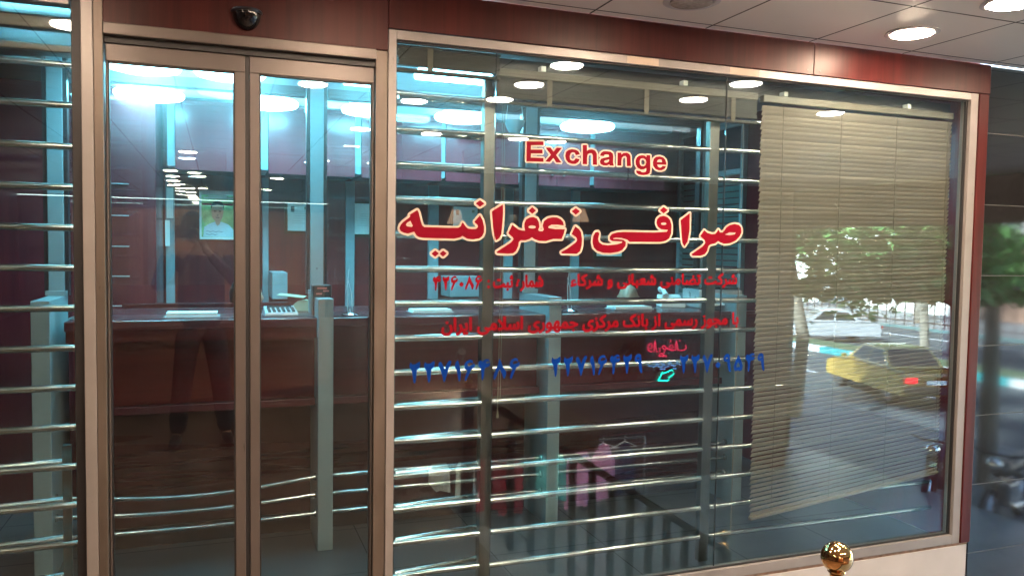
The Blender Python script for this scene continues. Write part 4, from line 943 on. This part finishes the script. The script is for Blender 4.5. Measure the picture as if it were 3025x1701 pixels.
jack = [skin_eval([(0, 0, .90), (0, 0, 1.05), (0, 0, 1.25), (0, .01, 1.43), (0, .015, 1.50)], [(0, 1), (1, 2), (2, 3), (3, 4)], [(.185, .13), (.18, .125), (.19, .13), (.17, .115), (.075, .07)])]
for s in (-1, 1): jack.append(skin_eval([(s*.14, 0, 1.43), (s*.225, .02, 1.41), ELB[s], tuple(Vector(WR[s])*.85+Vector(ELB[s])*.15)], [(0, 1), (1, 2), (2, 3)], [.075, .072, .058, .042]))
trs = [skin_eval([(0, 0, 1.0), (0, 0, .90)], [(0, 1)], [(.165, .115), (.17, .12)])]
for s in (-1, 1): trs.append(skin_eval([(s*.085, 0, .92), (s*.135, .01, .52), (s*.18, -.01, .07)], [(0, 1), (1, 2)], [.105, .082, .072]))
sho = [skin_eval([(s*.18, -.07, .05), (s*.185, .02, .055), (s*.20, .15, .04), (s*.205, .20, .035)], [(0, 1), (1, 2), (2, 3)], [.042, .048, .042, .03]) for s in (-1, 1)]
figure('person', 'person in dark jacket and trousers holding up a phone, mirrored in the door', 'person', (-0.12, -3.44, -0.012), body,
       [('jacket', 'shirt_dark', jack), ('trousers', 'trousers', trs), ('shoes', 'black', sho)], (Vector((-.06, .04, 1.675)), R(180)), (1.55, -.32))
t = thing('phone', 'black phone held up in landscape by the person mirrored in the door', 'phone', None, (-0.222, -3.135, 1.585))
box('body', 'black', -.085, .085, -.006, .006, 0, .09, t, .006)
MB().lathe([(0.0005, .0078), (.006, .0078), (.0075, .006)], (.06, 0, .072), 14, 'y').build('lens', 'carglass', t, True)
box('flash', 'paper', .040, .046, .0055, .0068, .069, .075, t)
# ---- clerks behind the counter
def clerk(label, x, y, zh, face, hair, shirt):
    b = [skin_eval([(0, 0, .62), (0, 0, .85), (0, 0, 1.0), (0, 0, 1.09), (0, -.015, 1.15)], [(0, 1), (1, 2), (2, 3), (3, 4)], [(.15, .10), (.16, .10), (.15, .09), (.055, .055), (.052, .052)])]
    sh = [skin_eval([(0, 0, .60), (0, 0, .85), (0, 0, 1.01), (0, -.005, 1.065)], [(0, 1), (1, 2), (2, 3)], [(.18, .125), (.185, .125), (.165, .105), (.07, .065)])]
    for s in (-1, 1):
        wr = (s*.12, -.30, .80)
        b.append(skin_eval([(s*.15, 0, .99), (s*.21, -.01, .96), (s*.25, -.08, .72), wr], [(0, 1), (1, 2), (2, 3)], [.055, .052, .042, .027]))
        b += hand_geo(wr, (s*.10, -.5, .80), (-s, 0, .1), (0, -.2, -1))
        sh.append(skin_eval([(s*.15, 0, 1.0), (s*.215, -.01, .965), (s*.255, -.08, .72), (s*.15, -.25, .785)], [(0, 1), (1, 2), (2, 3)], [.07, .068, .056, .042]))
    figure('person', label, 'person', (x, y, zh-1.265), b, [('shirt', shirt, sh)], (Vector((0, -.02, 1.265)), face), hair)
clerk('seated clerk with a bald forehead and dark glasses looking over the counter at the right', 2.80, 2.05, 1.185, R(-30), (0.75, .75), 'shirt_blue')
t = thing('glasses', 'dark framed glasses worn by the clerk at the right', 'glasses', None, (2.80, 2.03, 1.185), R(-30))
for e in (-1, 1): MB().tube([(e*.030+.022*math.cos(a), -.100, .006+.016*math.sin(a)) for a in [i*math.pi/7 for i in range(14)]], .0028, 6, False, True).build('rim', 'black', t); MB().tube([(e*.052, -.098, .01), (e*.077, -.05, .012), (e*.080, .01, .008)], .0022, 5).build('temple', 'black', t)
MB().tube([(-.009, -.101, .008), (.009, -.101, .008)], .002, 5).build('bridge', 'black', t)
clerk('dark haired clerk half hidden by the middle stile of the door', 0.165, 2.05, 1.235, R(60), (1.75, .35), 'shirt_dark')
t = thing('office_chair', 'black office chair of the clerk at the right', 'chair', None, (2.80, 2.12, 0))
box('seat', 'black', -.23, .23, -.23, .22, .42, .50, t, .03); box('backrest', 'black', -.21, .21, .18, .24, .52, .98, t, .02)
MB().tube([(0, 0, .42), (0, 0, .08)], .03, 12).build('column', 'chrome', t)
for k in range(5): MB().tube([(0, 0, .08), (.28*math.cos(k*1.257), .28*math.sin(k*1.257), .03)], .02, 8).build('leg', 'black', t)

# ================================================================ OUTSIDE, SEEN MIRRORED IN THE GLASS
wall('hall_wall', 'hallwall', 'brown panelled end wall deep in the hall behind the photographer', -4.0, 3.2, -16.7, -16.5, -0.012, 2.52)
wall('hall_wall', 'hallwall', 'brown panelled side wall on the door side of the hall', -4.2, -4.0, -16.5, 0.0, -0.012, 2.75)
wall('hall_wall', 'hallwall', 'brown panelled hall wall above the clothes shop', 3.2, 3.4, -16.5, -7.2, -1.85, 2.52)
wall('hall_partition', 'partition', 'warm brown wood partition behind the reception desk', -1.5, 1.22, -6.78, -6.7, -0.012, 1.93)
t = thing('reception_desk', 'low reception desk with horizontal wood grain behind the photographer', 'desk', None, (0.05, -5.15, -0.012), R(-20))
box('front', 'desk', -1.1, 1.15, -.03, .0, .06, .74, t, .003); box('top', 'desk', -1.13, 1.18, -.65, .03, .741, .78, t, .004); box('plinth', 'kick', -1.08, 1.13, -.05, -.03, 0, .06, t); box('side', 'desk', -1.1, -1.07, -.6, -.031, .0, .74, t); box('side', 'desk', 1.12, 1.15, -.6, -.031, .0, .74, t)
wall('canopy_bulkhead', 'hallwall', 'deep brown beam along the open edge of the canopy', 8.85, 9.0, -16.5, -0.02, 1.93, 2.52)
for y, lb in ((-8.05, 'square stone pier at the far corner of the canopy'),):
    t = thing('pier', lb, 'pier', None, (8.9, y, -1.85)); box('shaft', 'granite', -.25, .25, -.25, .25, .08, 3.78, t, .01); box('base', 'marble', -.29, .29, -.29, .29, 0, .0795, t, .01)

# ---- stairs and railing beside the window
mb = MB(); nst = 10
for i in range(nst):
    z1 = -0.012-(i+1)*.1838+.0; x0 = 1.30+i*.27
    mb.box(x0, x0+.27, -1.50, -.05, -1.85, z1)
    mb.box(x0-.02, x0+.0005, -1.50, -.05, z1+.150, z1+.1835) if i else None
mb.build('stairs', 'stair', None, label='flight of grey granite steps going down under the shop window', cat='stairs')
t = thing('stair_railing', 'dark railing with brass ball finials on the stairs before the window', 'railing')
rail = lambda x: 0.69-(x-1.456)*.65
MB().box(1.456, 2.86, -1.58, -1.52, -.03, .03).build('dummy', 'rail_dark') if False else None
mb = MB(); a, b = Vector((1.47, -1.545, rail(1.47)-.02)), Vector((3.35, -1.545, rail(3.35)-.02))
mb.add([(a.x, -1.585, a.z-.028), (a.x, -1.505, a.z-.028), (a.x, -1.505, a.z+.028), (a.x, -1.585, a.z+.028), (b.x, -1.585, b.z-.028), (b.x, -1.505, b.z-.028), (b.x, -1.505, b.z+.028), (b.x, -1.585, b.z+.028)], [(0, 1, 2, 3), (7, 6, 5, 4), (0, 4, 5, 1), (1, 5, 6, 2), (2, 6, 7, 3), (3, 7, 4, 0)])
mb.build('handrail', 'rail_dark', t, False, .006)
for i in range(12):
    x = 1.60+i*.145; zf = -0.012-.1838*max(1, math.ceil((x-1.30)/.27)); MB().box(x-.02, x+.02, -1.565, -1.525, zf, rail(x)-.05).build('baluster', 'rail_dark', t)
def finial(x, y, z, s=1.0):
    mb = MB(); r = .039*s
    pr = [(.030, -.115), (.034, -.105), (.020, -.095), (.034, -.080), (.036, -.072), (.024, -.062), (.016, -.052), (.017, -.042), (.022, -.036)]
    pr = [(a*s, b*s) for a, b in pr]+[(r*math.cos(q), r*math.sin(q)) for q in [(-58+i*9.2)*math.pi/180 for i in range(16)]]+[(0.0005, r)]
    mb.lathe(pr, (x, y, z), 32); return mb.build('finial', 'brass', t, True)
finial(1.456, -1.545, .787); MB().box(1.424, 1.488, -1.577, -1.513, -0.2, .675).build('newel', 'rail_dark', t, False, .004)
finial(3.38, -1.545, rail(3.38)+.10); MB().box(3.345, 3.415, -1.58, -1.51, -1.5, rail(3.38)-.012).build('newel', 'rail_dark', t, False, .004)
# ---- clothes shop on the lower level
wall('lower_wall', 'hallwall', 'dark wall behind the clothes rail rising from the lower level to the canopy', 1.3, 8.4, -7.2, -7.0, -1.85, 2.534)
t = thing('clothes_rail', 'long chrome clothes rail on thin legs on the lower level', 'clothes rail')
MB().tube([(1.7, -5.5, -.78), (5.0, -5.5, -.78)], .014, 10).build('bar', 'chrome', t, True)
for x in (1.7, 3.35, 5.0): MB().tube([(x, -5.5, -.78), (x, -5.5, -1.85)], .014, 10).build('leg', 'chrome', t, True); MB().tube([(x, -5.75, -1.835), (x, -5.25, -1.835)], .014, 8).build('foot', 'chrome', t, True)
GR = ((2.05, 'navy', .50, .30), (2.35, 'ivory', .36, .24), (2.66, 'ivory', .42, .22), (2.95, 'crimson', .62, .30), (3.22, 'crimson', .70, .28), (3.55, 'teal', .52, .26), (3.80, 'teal', .60, .24), (4.10, 'pink', .70, .34), (4.42, 'pink', .66, .32), (4.72, 'navy', .60, .28))
GN = ('navy top at the left end of the clothes rail', 'striped ivory top on a white hanger, second from the left of the rail', 'plain ivory top on a white hanger, third from the left of the rail', 'shorter crimson dress on the clothes rail', 'longer crimson dress on the clothes rail', 'short teal top with a round neck on the clothes rail', 'longer teal top on the clothes rail', 'pink cardigan with a bow on a white hanger', 'second pink cardigan behind the one with the bow', 'navy top at the right end of the clothes rail')
for i, (x, mt, ln, wd) in enumerate(GR):
    t = thing('garment', GN[i], 'garment', 'garments on the clothes rail', (x, -5.5, -.78))
    mb = MB(); mb.tube([(0, 0, .02), (.012, 0, .03), (.016, 0, .015), (0, 0, -.03)], .004, 6); mb.tube([(-wd*.6, 0, -.11), (0, 0, -.04), (wd*.6, 0, -.11), (-wd*.6, 0, -.11)], .007, 6); mb.build('hanger', 'hanger', t, True)
    vs = []; n = 24; lv = 12; fs = []
    for q in range(lv+1):
        u = q/lv; hw = (wd*.22+(wd*.5-wd*.22)*min(1, u*5)) if u < .2 else wd*.5*(1+.12*(u-.2)); dp = .03+.035*min(1, u*4)
        for j in range(n):
            a = 2*math.pi*j/n; wv = 1+.16*u*math.sin(5*a+i)+.08*u*math.sin(9*a+i*2)
            vs.append((hw*math.cos(a)*(1+.04*u*math.sin(7*a)), dp*math.sin(a)*wv, -.06-.05*min(1, u*8)*abs(math.cos(a))-ln*u))
    for q in range(lv):
        for j in range(n): fs.append((q*n+j, q*n+(j+1) % n, (q+1)*n+(j+1) % n, (q+1)*n+j))
    fs.append(tuple(range(n))); MB().add(vs, fs).build('cloth', mt, t, True)
    if i == 7: MB().tube([(-.03, -.0, -.30), (-.08, .08, -.27), (-.03, .09, -.30), (.05, .09, -.27), (.0, .08, -.30), (.01, .09, -.42)], .006, 6).build('bow', mt, t, True)

for x, lb in ((2.35, 'left one of two small warm spotlights over the clothes rail'), (4.25, 'right one of two small warm spotlights over the clothes rail')):
    t = thing('spotlight', lb, 'spotlight', 'spotlights over the clothes rail', (x, -4.7, .42))
    MB().tube([(0, .05, .06), (0, -.05, -.015)], .045, 16).build('can', 'black', t, True); MB().tube([(0, -.0505, -.0154), (0, -.058, -.021)], .036, 16).build('lens', 'lamp_spot', t, True)
    MB().tube([(0, 0, .09), (0, 0, 2.11)], .008, 8).build('rod', 'black', t)

for x, z, lb in ((2.909, 1.94, 'left one of two orange shaded wall lamps, mirrored in the large lettering'), (4.694, 2.01, 'right one of two orange shaded wall lamps, mirrored in the large lettering')):
    t = thing('wall_lamp', lb, 'wall lamp', 'shaded wall lamps', (x, -6.85, z))
    mb = MB(); n = 20; pr = ((.055, .09), (.075, .03), (.105, -.05), (.12, -.09)); vs = []; fs = []
    for k, (r_, h_) in enumerate(pr):
        for j in range(n):
            a = 2*math.pi*j/n; w_ = 1+.05*math.cos(5*a)*(k/3); vs.append((r_*w_*math.cos(a), r_*w_*math.sin(a), h_))
    for k in range(3):
        for j in range(n): fs.append((k*n+j, k*n+(j+1) % n, (k+1)*n+(j+1) % n, (k+1)*n+j))
    mb.add(vs, fs); sh = mb.build('shade', 'shade', t, True); so = sh.modifiers.new('thickness', 'SOLIDIFY'); so.thickness = .003
    MB().tube([(0, -.15, -.16), (0, -.05, -.20), (0, 0, -.14), (0, 0, .0)], .009, 8).build('arm', 'brass', t, True)
    MB().lathe([(.0, -.15), (.045, -.148), (.045, -.135), (.0, -.13)], (0, 0, -.16), 18, 'y').build('wall_plate', 'brass', t, True)

# ---- neon signs on the wall of the lower shop
NEON = {"red":[[[6.194,-6.5,0.209],[6.215,-6.5,0.172],[6.182,-6.5,0.143],[6.127,-6.5,0.139],[6.072,-6.5,0.147],[6.064,-6.5,0.212],[6.048,-6.5,0.284],[6.036,-6.5,0.213],[6.032,-6.5,0.148],[5.977,-6.5,0.138],[5.936,-6.5,0.151],[5.948,-6.5,0.216],[5.975,-6.5,0.227],[5.996,-6.5,0.191],[5.964,-6.5,0.144],[5.923,-6.5,0.163],[5.888,-6.5,0.182],[5.867,-6.5,0.206],[5.84,-6.5,0.219],[5.821,-6.5,0.196],[5.842,-6.5,0.166],[5.882,-6.5,0.176],[5.856,-6.5,0.124],[5.824,-6.5,0.096]],[[5.781,-6.5,0.185],[5.789,-6.5,0.138],[5.736,-6.5,0.128],[5.721,-6.5,0.187],[5.704,-6.5,0.293],[5.693,-6.5,0.211],[5.693,-6.5,0.141],[5.636,-6.5,0.137],[5.595,-6.5,0.162],[5.6,-6.5,0.226],[5.639,-6.5,0.254],[5.659,-6.5,0.236],[5.648,-6.5,0.183],[5.614,-6.5,0.178]],[[5.764,-6.5,0.068],[5.803,-6.5,0.114],[5.844,-6.5,0.083],[5.898,-6.5,0.064],[5.764,-6.5,0.068]],[[6.095,-6.5,0.288],[6.112,-6.5,0.276],[6.096,-6.5,0.265]],[[5.946,-6.5,0.292],[5.963,-6.5,0.28],[5.947,-6.5,0.269]]],"blue":[[[5.6,-6.5,-0.032],[5.621,-6.5,-0.068],[5.661,-6.5,-0.057],[5.688,-6.5,-0.082],[5.728,-6.5,-0.066],[5.74,-6.5,-0.025],[5.712,-6.5,-0.001],[5.687,-6.5,-0.035]],[[5.76,-6.5,-0.026],[5.768,-6.5,-0.079],[5.822,-6.5,-0.087],[5.834,-6.5,-0.052],[5.807,-6.5,-0.022]],[[5.847,-6.5,-0.029],[5.876,-6.5,-0.089],[5.93,-6.5,-0.079],[5.941,-6.5,-0.009]],[[5.955,-6.5,-0.009],[5.984,-6.5,-0.069],[6.038,-6.5,-0.077],[6.065,-6.5,-0.049],[6.077,-6.5,-0.002]],[[6.105,-6.5,-0.015],[6.106,-6.5,-0.062],[6.175,-6.5,-0.071],[6.201,-6.5,-0.042],[6.159,-6.5,-0.017]],[[5.782,-6.5,-0.109],[5.877,-6.5,-0.119],[5.863,-6.5,-0.1]],[[5.998,-6.5,-0.112],[6.067,-6.5,-0.12]]],"arrow":[[[5.767,-6.5,-0.273],[5.929,-6.5,-0.281],[5.944,-6.5,-0.236],[6.024,-6.5,-0.186],[5.985,-6.5,-0.129],[5.861,-6.5,-0.177],[5.84,-6.5,-0.156],[5.767,-6.5,-0.273]]]}
def neon(name, label, key, mat, r):
    t = thing(name, label, 'neon sign', 'neon signs on the lower shop')
    for pl in NEON[key]: MB().tube([(p[0], -6.50, p[2]) for p in pl], r, 6).build('tube', mat, t, True)
    xs = [p[0] for q in NEON[key] for p in q]; zs = [p[2] for q in NEON[key] for p in q]
    box('backing', 'black', min(xs)-.03, max(xs)+.03, -6.56, -6.535, min(zs)-.03, max(zs)+.03, t); box('bracket', 'black', sum(xs)/len(xs)-.02, sum(xs)/len(xs)+.02, -7.0, -6.5605, sum(zs)/len(zs)-.02, sum(zs)/len(zs)+.02, t)
neon('neon_sign', 'red neon script sign on the lower shop, mirrored in the window', 'red', 'neon_red', .0075)
neon('neon_sign', 'blue neon script sign on the lower shop, mirrored in the window', 'blue', 'neon_blue', .005)
neon('neon_arrow', 'cyan green neon arrow on the lower shop, mirrored in the window', 'arrow', 'neon_cyan', .011)

# ---- kerb, road markings
mb = MB(); mc = MB()
for i in range(60):
    (mb if i % 2 else mc).box(22.3, 22.65, -70+i*1.6, -70+i*1.6+1.6, -2.40, -2.18)
mb.build('kerb', 'kerb_w', None, kind='structure'); mc.build('kerb', 'kerb_t', None, kind='structure')
box('kerb', 'pave', 14.45, 14.7, -60, 40, -2.45, -2.24, kind='structure')
box('verge', 'verge', 22.65, 24.3, -70, 26, -2.40, -2.2, kind='structure')
mb = MB()
for i in range(14): mb.box(18.4, 18.55, -50+i*5, -50+i*5+2.2, -2.40, -2.396)
mb.box(31.0, 31.2, -70, 26, -2.40, -2.395); mb.build('road_markings', 'kerb_w', None, kind='structure')
box('far_pavement', 'pave', 34, 42, -90, 60, -2.40, -2.25, kind='structure')

# ---- vehicles
def car(label, x, y, z, rz, paint, lit=False, group='cars on the street', L=4.3, Wd=1.68, H=1.42, hatch=False, van=False):
    t = thing('taxi' if 'taxi' in label else 'car', label, 'taxi' if 'taxi' in label else 'car', group, (x, y, z), rz)
    # local: +y = forward
    hw = Wd/2; fr, bk = L/2, -L/2
    low = [(bk, .32), (bk-.04, .55), (bk+.02, .86), (bk+.10, .93)] + ([(bk+.95, .95)] if not hatch else [(bk+.2, .95)]) + [(.85, .93), (fr-.25, .80), (fr-.02, .68), (fr, .42), (fr-.05, .28)]
    mb = MB(); n = len(low)
    for hx, zz in ((hw, 0),): pass
    def ring(s, inset): return [(s*(hw-inset*(1 if pz > .8 else .25)), py, pz) for py, pz in low]
    A, Bm, Cm, Dm = ring(-1, .06), ring(-1, 0.0), ring(1, 0.0), ring(1, .06)
    vs = [(-hw+.09 if True else 0, p[0], p[1]) for p in low]+[(-hw, p[0]*.985, p[1] if p[1] < .8 else p[1]-.05) for p in low]+[(hw, p[0]*.985, p[1] if p[1] < .8 else p[1]-.05) for p in low]+[(hw-.09, p[0], p[1]) for p in low]
    fs = []
    for k in range(3):
        for i in range(n): fs.append((k*n+i, k*n+(i+1) % n, (k+1)*n+(i+1) % n, (k+1)*n+i))
    fs.append(tuple(n+i for i in range(n-1, -1, -1))); fs.append(tuple(2*n+i for i in range(n)))
    vs2 = [v for v in vs]
    mb.add(vs2, fs)
    b0 = bk+(.85 if not hatch else .12); b1 = bk+(1.35 if not hatch else .55); f1 = .30; f0 = .98; wz = .92
    if van: b0, b1 = bk+.05, bk+.12
    ti = .20
    cab = [(-hw+.07, b0, wz), (hw-.07, b0, wz), (hw-.07, f0, wz), (-hw+.07, f0, wz), (-hw+ti, b1, H-.03), (hw-ti, b1, H-.03), (hw-ti, f1, H-.03), (-hw+ti, f1, H-.03), (-hw+ti+.1, b1+.12, H), (hw-ti-.1, b1+.12, H), (hw-ti-.1, f1-.12, H), (-hw+ti+.1, f1-.12, H)]
    mb.add(cab, [(0, 3, 2, 1), (0, 1, 5, 4), (1, 2, 6, 5), (2, 3, 7, 6), (3, 0, 4, 7), (4, 5, 9, 8), (5, 6, 10, 9), (6, 7, 11, 10), (7, 4, 8, 11), (8, 9, 10, 11)])
    mb.build('body', paint, t, True)
    c = [Vector(v) for v in cab]
    def win(a, b, cc, d, u0, u1, v0, v1, nm):
        q = []
        for u, v in ((u0, v0), (u1, v0), (u1, v1), (u0, v1)):
            lo = a.lerp(b, u); hi = d.lerp(cc, u); q.append(lo.lerp(hi, v))
        nr = (q[1]-q[0]).cross(q[3]-q[0]).normalized()*.008
        MB().prism(q, lambda p: p-nr*.2, lambda p: p+nr).build(nm, 'carglass', t)
    win(c[0], c[1], c[5], c[4], .06, .94, .10, .93, 'rear_window'); win(c[2], c[3], c[7], c[6], .06, .94, .10, .93, 'windscreen')
    for (p, q, r_, s_) in ((c[1], c[2], c[6], c[5]), (c[3], c[0], c[4], c[7])):
        win(p, q, r_, s_, .07, .47, .12, .88, 'side_window'); win(p, q, r_, s_, .51, .90, .12, .88, 'side_window')
    for s in (-1, 1):
        for yy in (fr-.80, bk+.78):
            wm = MB(); wm.lathe([(.18, -.09), (.29, -.10), (.31, -.06), (.31, .06), (.29, .10), (.18, .09)], (s*(hw-.10), yy, .31), 24, 'x'); wh = wm.build('wheel', 'tyre', t, True)
            rm = MB(); rm.lathe([(.002, s*.085), (.10, s*.095), (.18, s*.085)] if s > 0 else [(.18, s*.085), (.10, s*.095), (.002, s*.085)], (s*(hw-.10), yy, .31), 20, 'x'); rm.build('rim', 'chrome', wh, True)
        box('tail_light', 'tail_on' if lit else 'tail', s*(hw-.19)-.15, s*(hw-.19)+.15, bk-.062, bk-.02, .66, .80, t, .008)
        box('headlight', 'chrome', s*(hw-.22)-.17, s*(hw-.22)+.17, fr-.04, fr+.012, .56, .68, t, .008)
        box('wing_mirror', paint if isinstance(paint, str) else 'black', s*(hw+.06)-.07, s*(hw+.06)+.07, .86, .94, .92, 1.03, t, .01)
    box('bumper', 'black' if paint != 'white' else 'greycar', -hw+.03, hw-.03, bk-.10, bk+.1, .38, .56, t, .03); box('bumper', 'black' if paint != 'white' else 'greycar', -hw+.03, hw-.03, fr-.1, fr+.09, .36, .52, t, .03)
    box('number_plate', 'paper', -.26, .26, bk-.075, bk-.04, .62, .73, t, .004)
    if 'taxi' in label:
        box('brake_light', 'tail_on', -.12, .12, b1-.06, b1-.02, H-.12, H-.08, t)
    return t
HD = R(180+16)
car('yellow taxi with lit tail lights driving away, mirrored in the lowered blind', 17.75, -14.05, -2.40, R(180+16.5), 'taxi', True)
car('white saloon car beyond the kerb, mirrored at the left of the blind', 25.6, -25.4, -2.40, R(118), 'white')
def bike(label, x, y, rz, paint):
    t = thing('motorcycle', label, 'motorcycle', 'motorcycles parked on the pavement', (x, y, -2.25), rz)
    for yy in (-.62, .62):
        a = [2*math.pi*i/22 for i in range(22)]
        wh = MB().tube([(0, yy+.27*math.cos(q), .30+.27*math.sin(q)) for q in a], .045, 8, False, True).build('wheel', 'tyre', t, True)
        mb = MB()
        for k in range(6): mb.tube([(0, yy, .30), (0, yy+.25*math.cos(k*1.047), .30+.25*math.sin(k*1.047))], .012, 5)
        mb.build('rim', 'chrome', wh)
    mb = MB(); mb.ball((0, .12, .80), .14, .26, .12, 14); mb.build('tank', paint, t, True)
    mb = MB(); mb.tube([(0, -.05, .78), (0, -.4, .80), (0, -.72, .86)], [.10, .13, .07], 10); mb.build('seat', 'black', t, True)
    mb = MB(); mb.box(-.13, .13, -.22, .24, .30, .62); mb.build('engine', 'greycar', t, False, .03)
    for s in (-1, 1): MB().tube([(s*.07, .62, .30), (s*.07, .48, .62), (s*.07, .36, 1.0)], .022, 8).build('fork', 'chrome', t, True)
    MB().tube([(-.36, .22, 1.06), (-.15, .36, 1.04), (.15, .36, 1.04), (.36, .22, 1.06)], .016, 8).build('handlebar', 'black', t, True)
    mb = MB(); mb.ball((0, .47, .93), .10, .09, .10, 14); mb.build('headlight', 'chrome', t, True)
    MB().tube([(.14, .1, .30), (.16, -.3, .28), (.16, -.8, .40)], [.025, .03, .045], 10).build('exhaust', 'chrome', t, True)
    mb = MB(); mb.tube([(0, -.35, .66), (0, -.80, .74), (0, -.98, .58)], [.05, .06, .03], 8); mb.build('mudguard', paint, t, True)
    box('tail_light', 'tail', -.05, .05, -.93, -.88, .72, .80, t, .01)
    return t
bike('black motorcycle nearest the granite wall, mirrored in the polished stone', 10.45, -4.9, R(70), 'black')
bike('dark blue motorcycle second from the granite wall, mirrored in the stone', 10.25, -5.75, R(62), 'navy')
bike('dark red motorcycle farthest from the granite wall in the parked row', 11.2, -4.1, R(75), 'crimson')

# ---- street trees
def tree(label, x, y, z0, h, cr, n, seed, zc0):
    rnd = random.Random(seed); t = thing('plane_tree', label, 'tree', 'street trees along the pavement', (x, y, z0))
    mb = MB(); pts = [Vector((0, 0, 0)), Vector((rnd.uniform(-.1, .1), rnd.uniform(-.1, .1), h*.3)), Vector((rnd.uniform(-.2, .2), rnd.uniform(-.2, .2), h*.62)), Vector((0, 0, h*.9))]
    mb.tube(pts, [.17, .14, .09, .03], 10); tips = []
    for k in range(13):
        u = rnd.uniform(.48, .9); p = pts[1].lerp(pts[3], (u-.3)/.6) if u > .3 else pts[0].lerp(pts[1], u/.3)
        a = rnd.uniform(0, 6.28); l = cr*rnd.uniform(.6, 1.0); q = p+Vector((math.cos(a)*l, math.sin(a)*l, rnd.uniform(-.5, .9)*l*.5)); mid = p.lerp(q, .5)+Vector((0, 0, .15*l))
        mb.tube([p, mid, q], [.05, .035, .012], 6); tips += [mid, q, q.lerp(mid, .5)]
    mb.build('trunk', 'bark', t, True)
    vs = []; fs = []
    for k in range(n):
        c = rnd.choice(tips)+Vector((rnd.gauss(0, .42), rnd.gauss(0, .42), rnd.gauss(0, .34)))
        if c.z < zc0: c.z = zc0+abs(c.z-zc0)*.4
        s = rnd.uniform(.07, .14); rot = Matrix.Rotation(rnd.uniform(0, 6.28), 3, 'Z') @ Matrix.Rotation(rnd.uniform(-1.0, 1.0), 3, 'X') @ Matrix.Rotation(rnd.uniform(-.7, .7), 3, 'Y')
        shp = [(0, -1), (.55, -.75), (.42, -.2), (1.05, .15), (.4, .35), (0, 1.15), (-.4, .35), (-1.05, .15), (-.42, -.2), (-.55, -.75)]
        o = len(vs); vs += [tuple(c+rot @ Vector((a*s, b*s, .12*s*math.sin(a*3)))) for a, b in shp]; fs.append(tuple(range(o, o+10)))
    MB().add(vs, fs).build('crown', 'leaf_green', t, fix=False)
tree('nearest plane tree on the pavement, its leaves mirrored in the upper blind', 12.0, -6.45, -2.25, 6.0, 2.7, 7000, 1, 3.1)
tree('plane tree on the pavement near the stone pier', 12.6, -11.8, -2.25, 6.2, 2.2, 4200, 2, 2.3)
tree('plane tree at the corner, mirrored behind the dark granite', 14.0, -3.4, -2.25, 5.4, 2.0, 4200, 3, 2.2)
tree('plane tree on the verge beyond the taxi', 23.4, -18.0, -2.2, 6.5, 2.5, 3800, 4, 2.0)
tree('slim plane tree on the verge left of the taxi', 23.5, -29.5, -2.2, 6.0, 2.3, 3200, 5, 2.0)
tree('plane tree on the far pavement by the pale building', 36.0, -30.0, -2.25, 7.0, 2.8, 3000, 6, 2.2)
tree('plane tree on the far pavement by the brown building', 36.5, -17.0, -2.25, 7.0, 2.8, 3000, 7, 2.2)
tree('plane tree far down the far pavement', 37.0, -42.0, -2.25, 7.0, 2.9, 2600, 8, 2.2)

# ---- buildings across the street
def building(label, x0, x1, y0, y1, h, mat, ny, nz):
    t = thing('building', label, 'building', 'buildings across the street')
    box('wall', mat, x0, x1, y0, y1, -2.5, h, t); box('parapet', mat, x0-.1, x0+.1, y0-.1, y1+.1, h+.002, h+.5, t)
    for i in range(ny):
        for k in range(nz):
            cy_ = y0+(y1-y0)*(i+.5)/ny; cz = -1.0+k*3.1
            w_ = box('window', 'paper', x0-.08, x0-.002, cy_-.85, cy_+.85, cz, cz+1.75, t); box('pane', 'winfar', x0-.10, x0-.081, cy_-.75, cy_+.75, cz+.1, cz+1.65, w_)
        box('balcony', mat, x0-.7, x0-.003, y0+(y1-y0)*(i+.5)/ny-1.1, y0+(y1-y0)*(i+.5)/ny+1.1, 1.35, 1.75, t)
    return t
building('pale rendered apartment block across the street, behind the white car', 43, 53, -62, -34, 13, 'stucco', 6, 4)
building('brown apartment block across the street, behind the taxi', 43, 53, -32, -12, 11, 'brickfar', 5, 4)
building('low pale building across the street opposite the canopy', 43, 53, -9, 14, 9, 'stucco', 5, 3)
mb = MB()
for i in range(80): mb.tube([(34.2, -62+i*.62, -2.25), (34.2, -62+i*.62, -.55)], .03, 5)
mb.tube([(34.2, -62, -.6), (34.2, -13, -.6)], .03, 5); mb.tube([(34.2, -62, -2.0), (34.2, -13, -2.0)], .03, 5)
mb.build('fence', 'rail_dark', None, label='long dark metal fence along the far pavement', cat='fence')

# ================================================================ put every Empty at the base of its thing
bpy.context.view_layer.update()
for o in [q for q in SC.objects if q.type == 'EMPTY' and q.parent is None and q.location.length < 1e-6 and abs(q.rotation_euler.z) < 1e-6]:
    lo = [1e9]*3; hi = [-1e9]*3; st = list(o.children)
    while st:
        c = st.pop(); st += list(c.children)
        for v in c.bound_box:
            p = c.matrix_world @ Vector(v)
            for i in range(3): lo[i] = min(lo[i], p[i]); hi[i] = max(hi[i], p[i])
    if lo[0] > 1e8: continue
    off = Vector(((lo[0]+hi[0])/2, (lo[1]+hi[1])/2, lo[2])); o.location = off
    for c in o.children: c.location = c.location-off
bpy.context.view_layer.update()
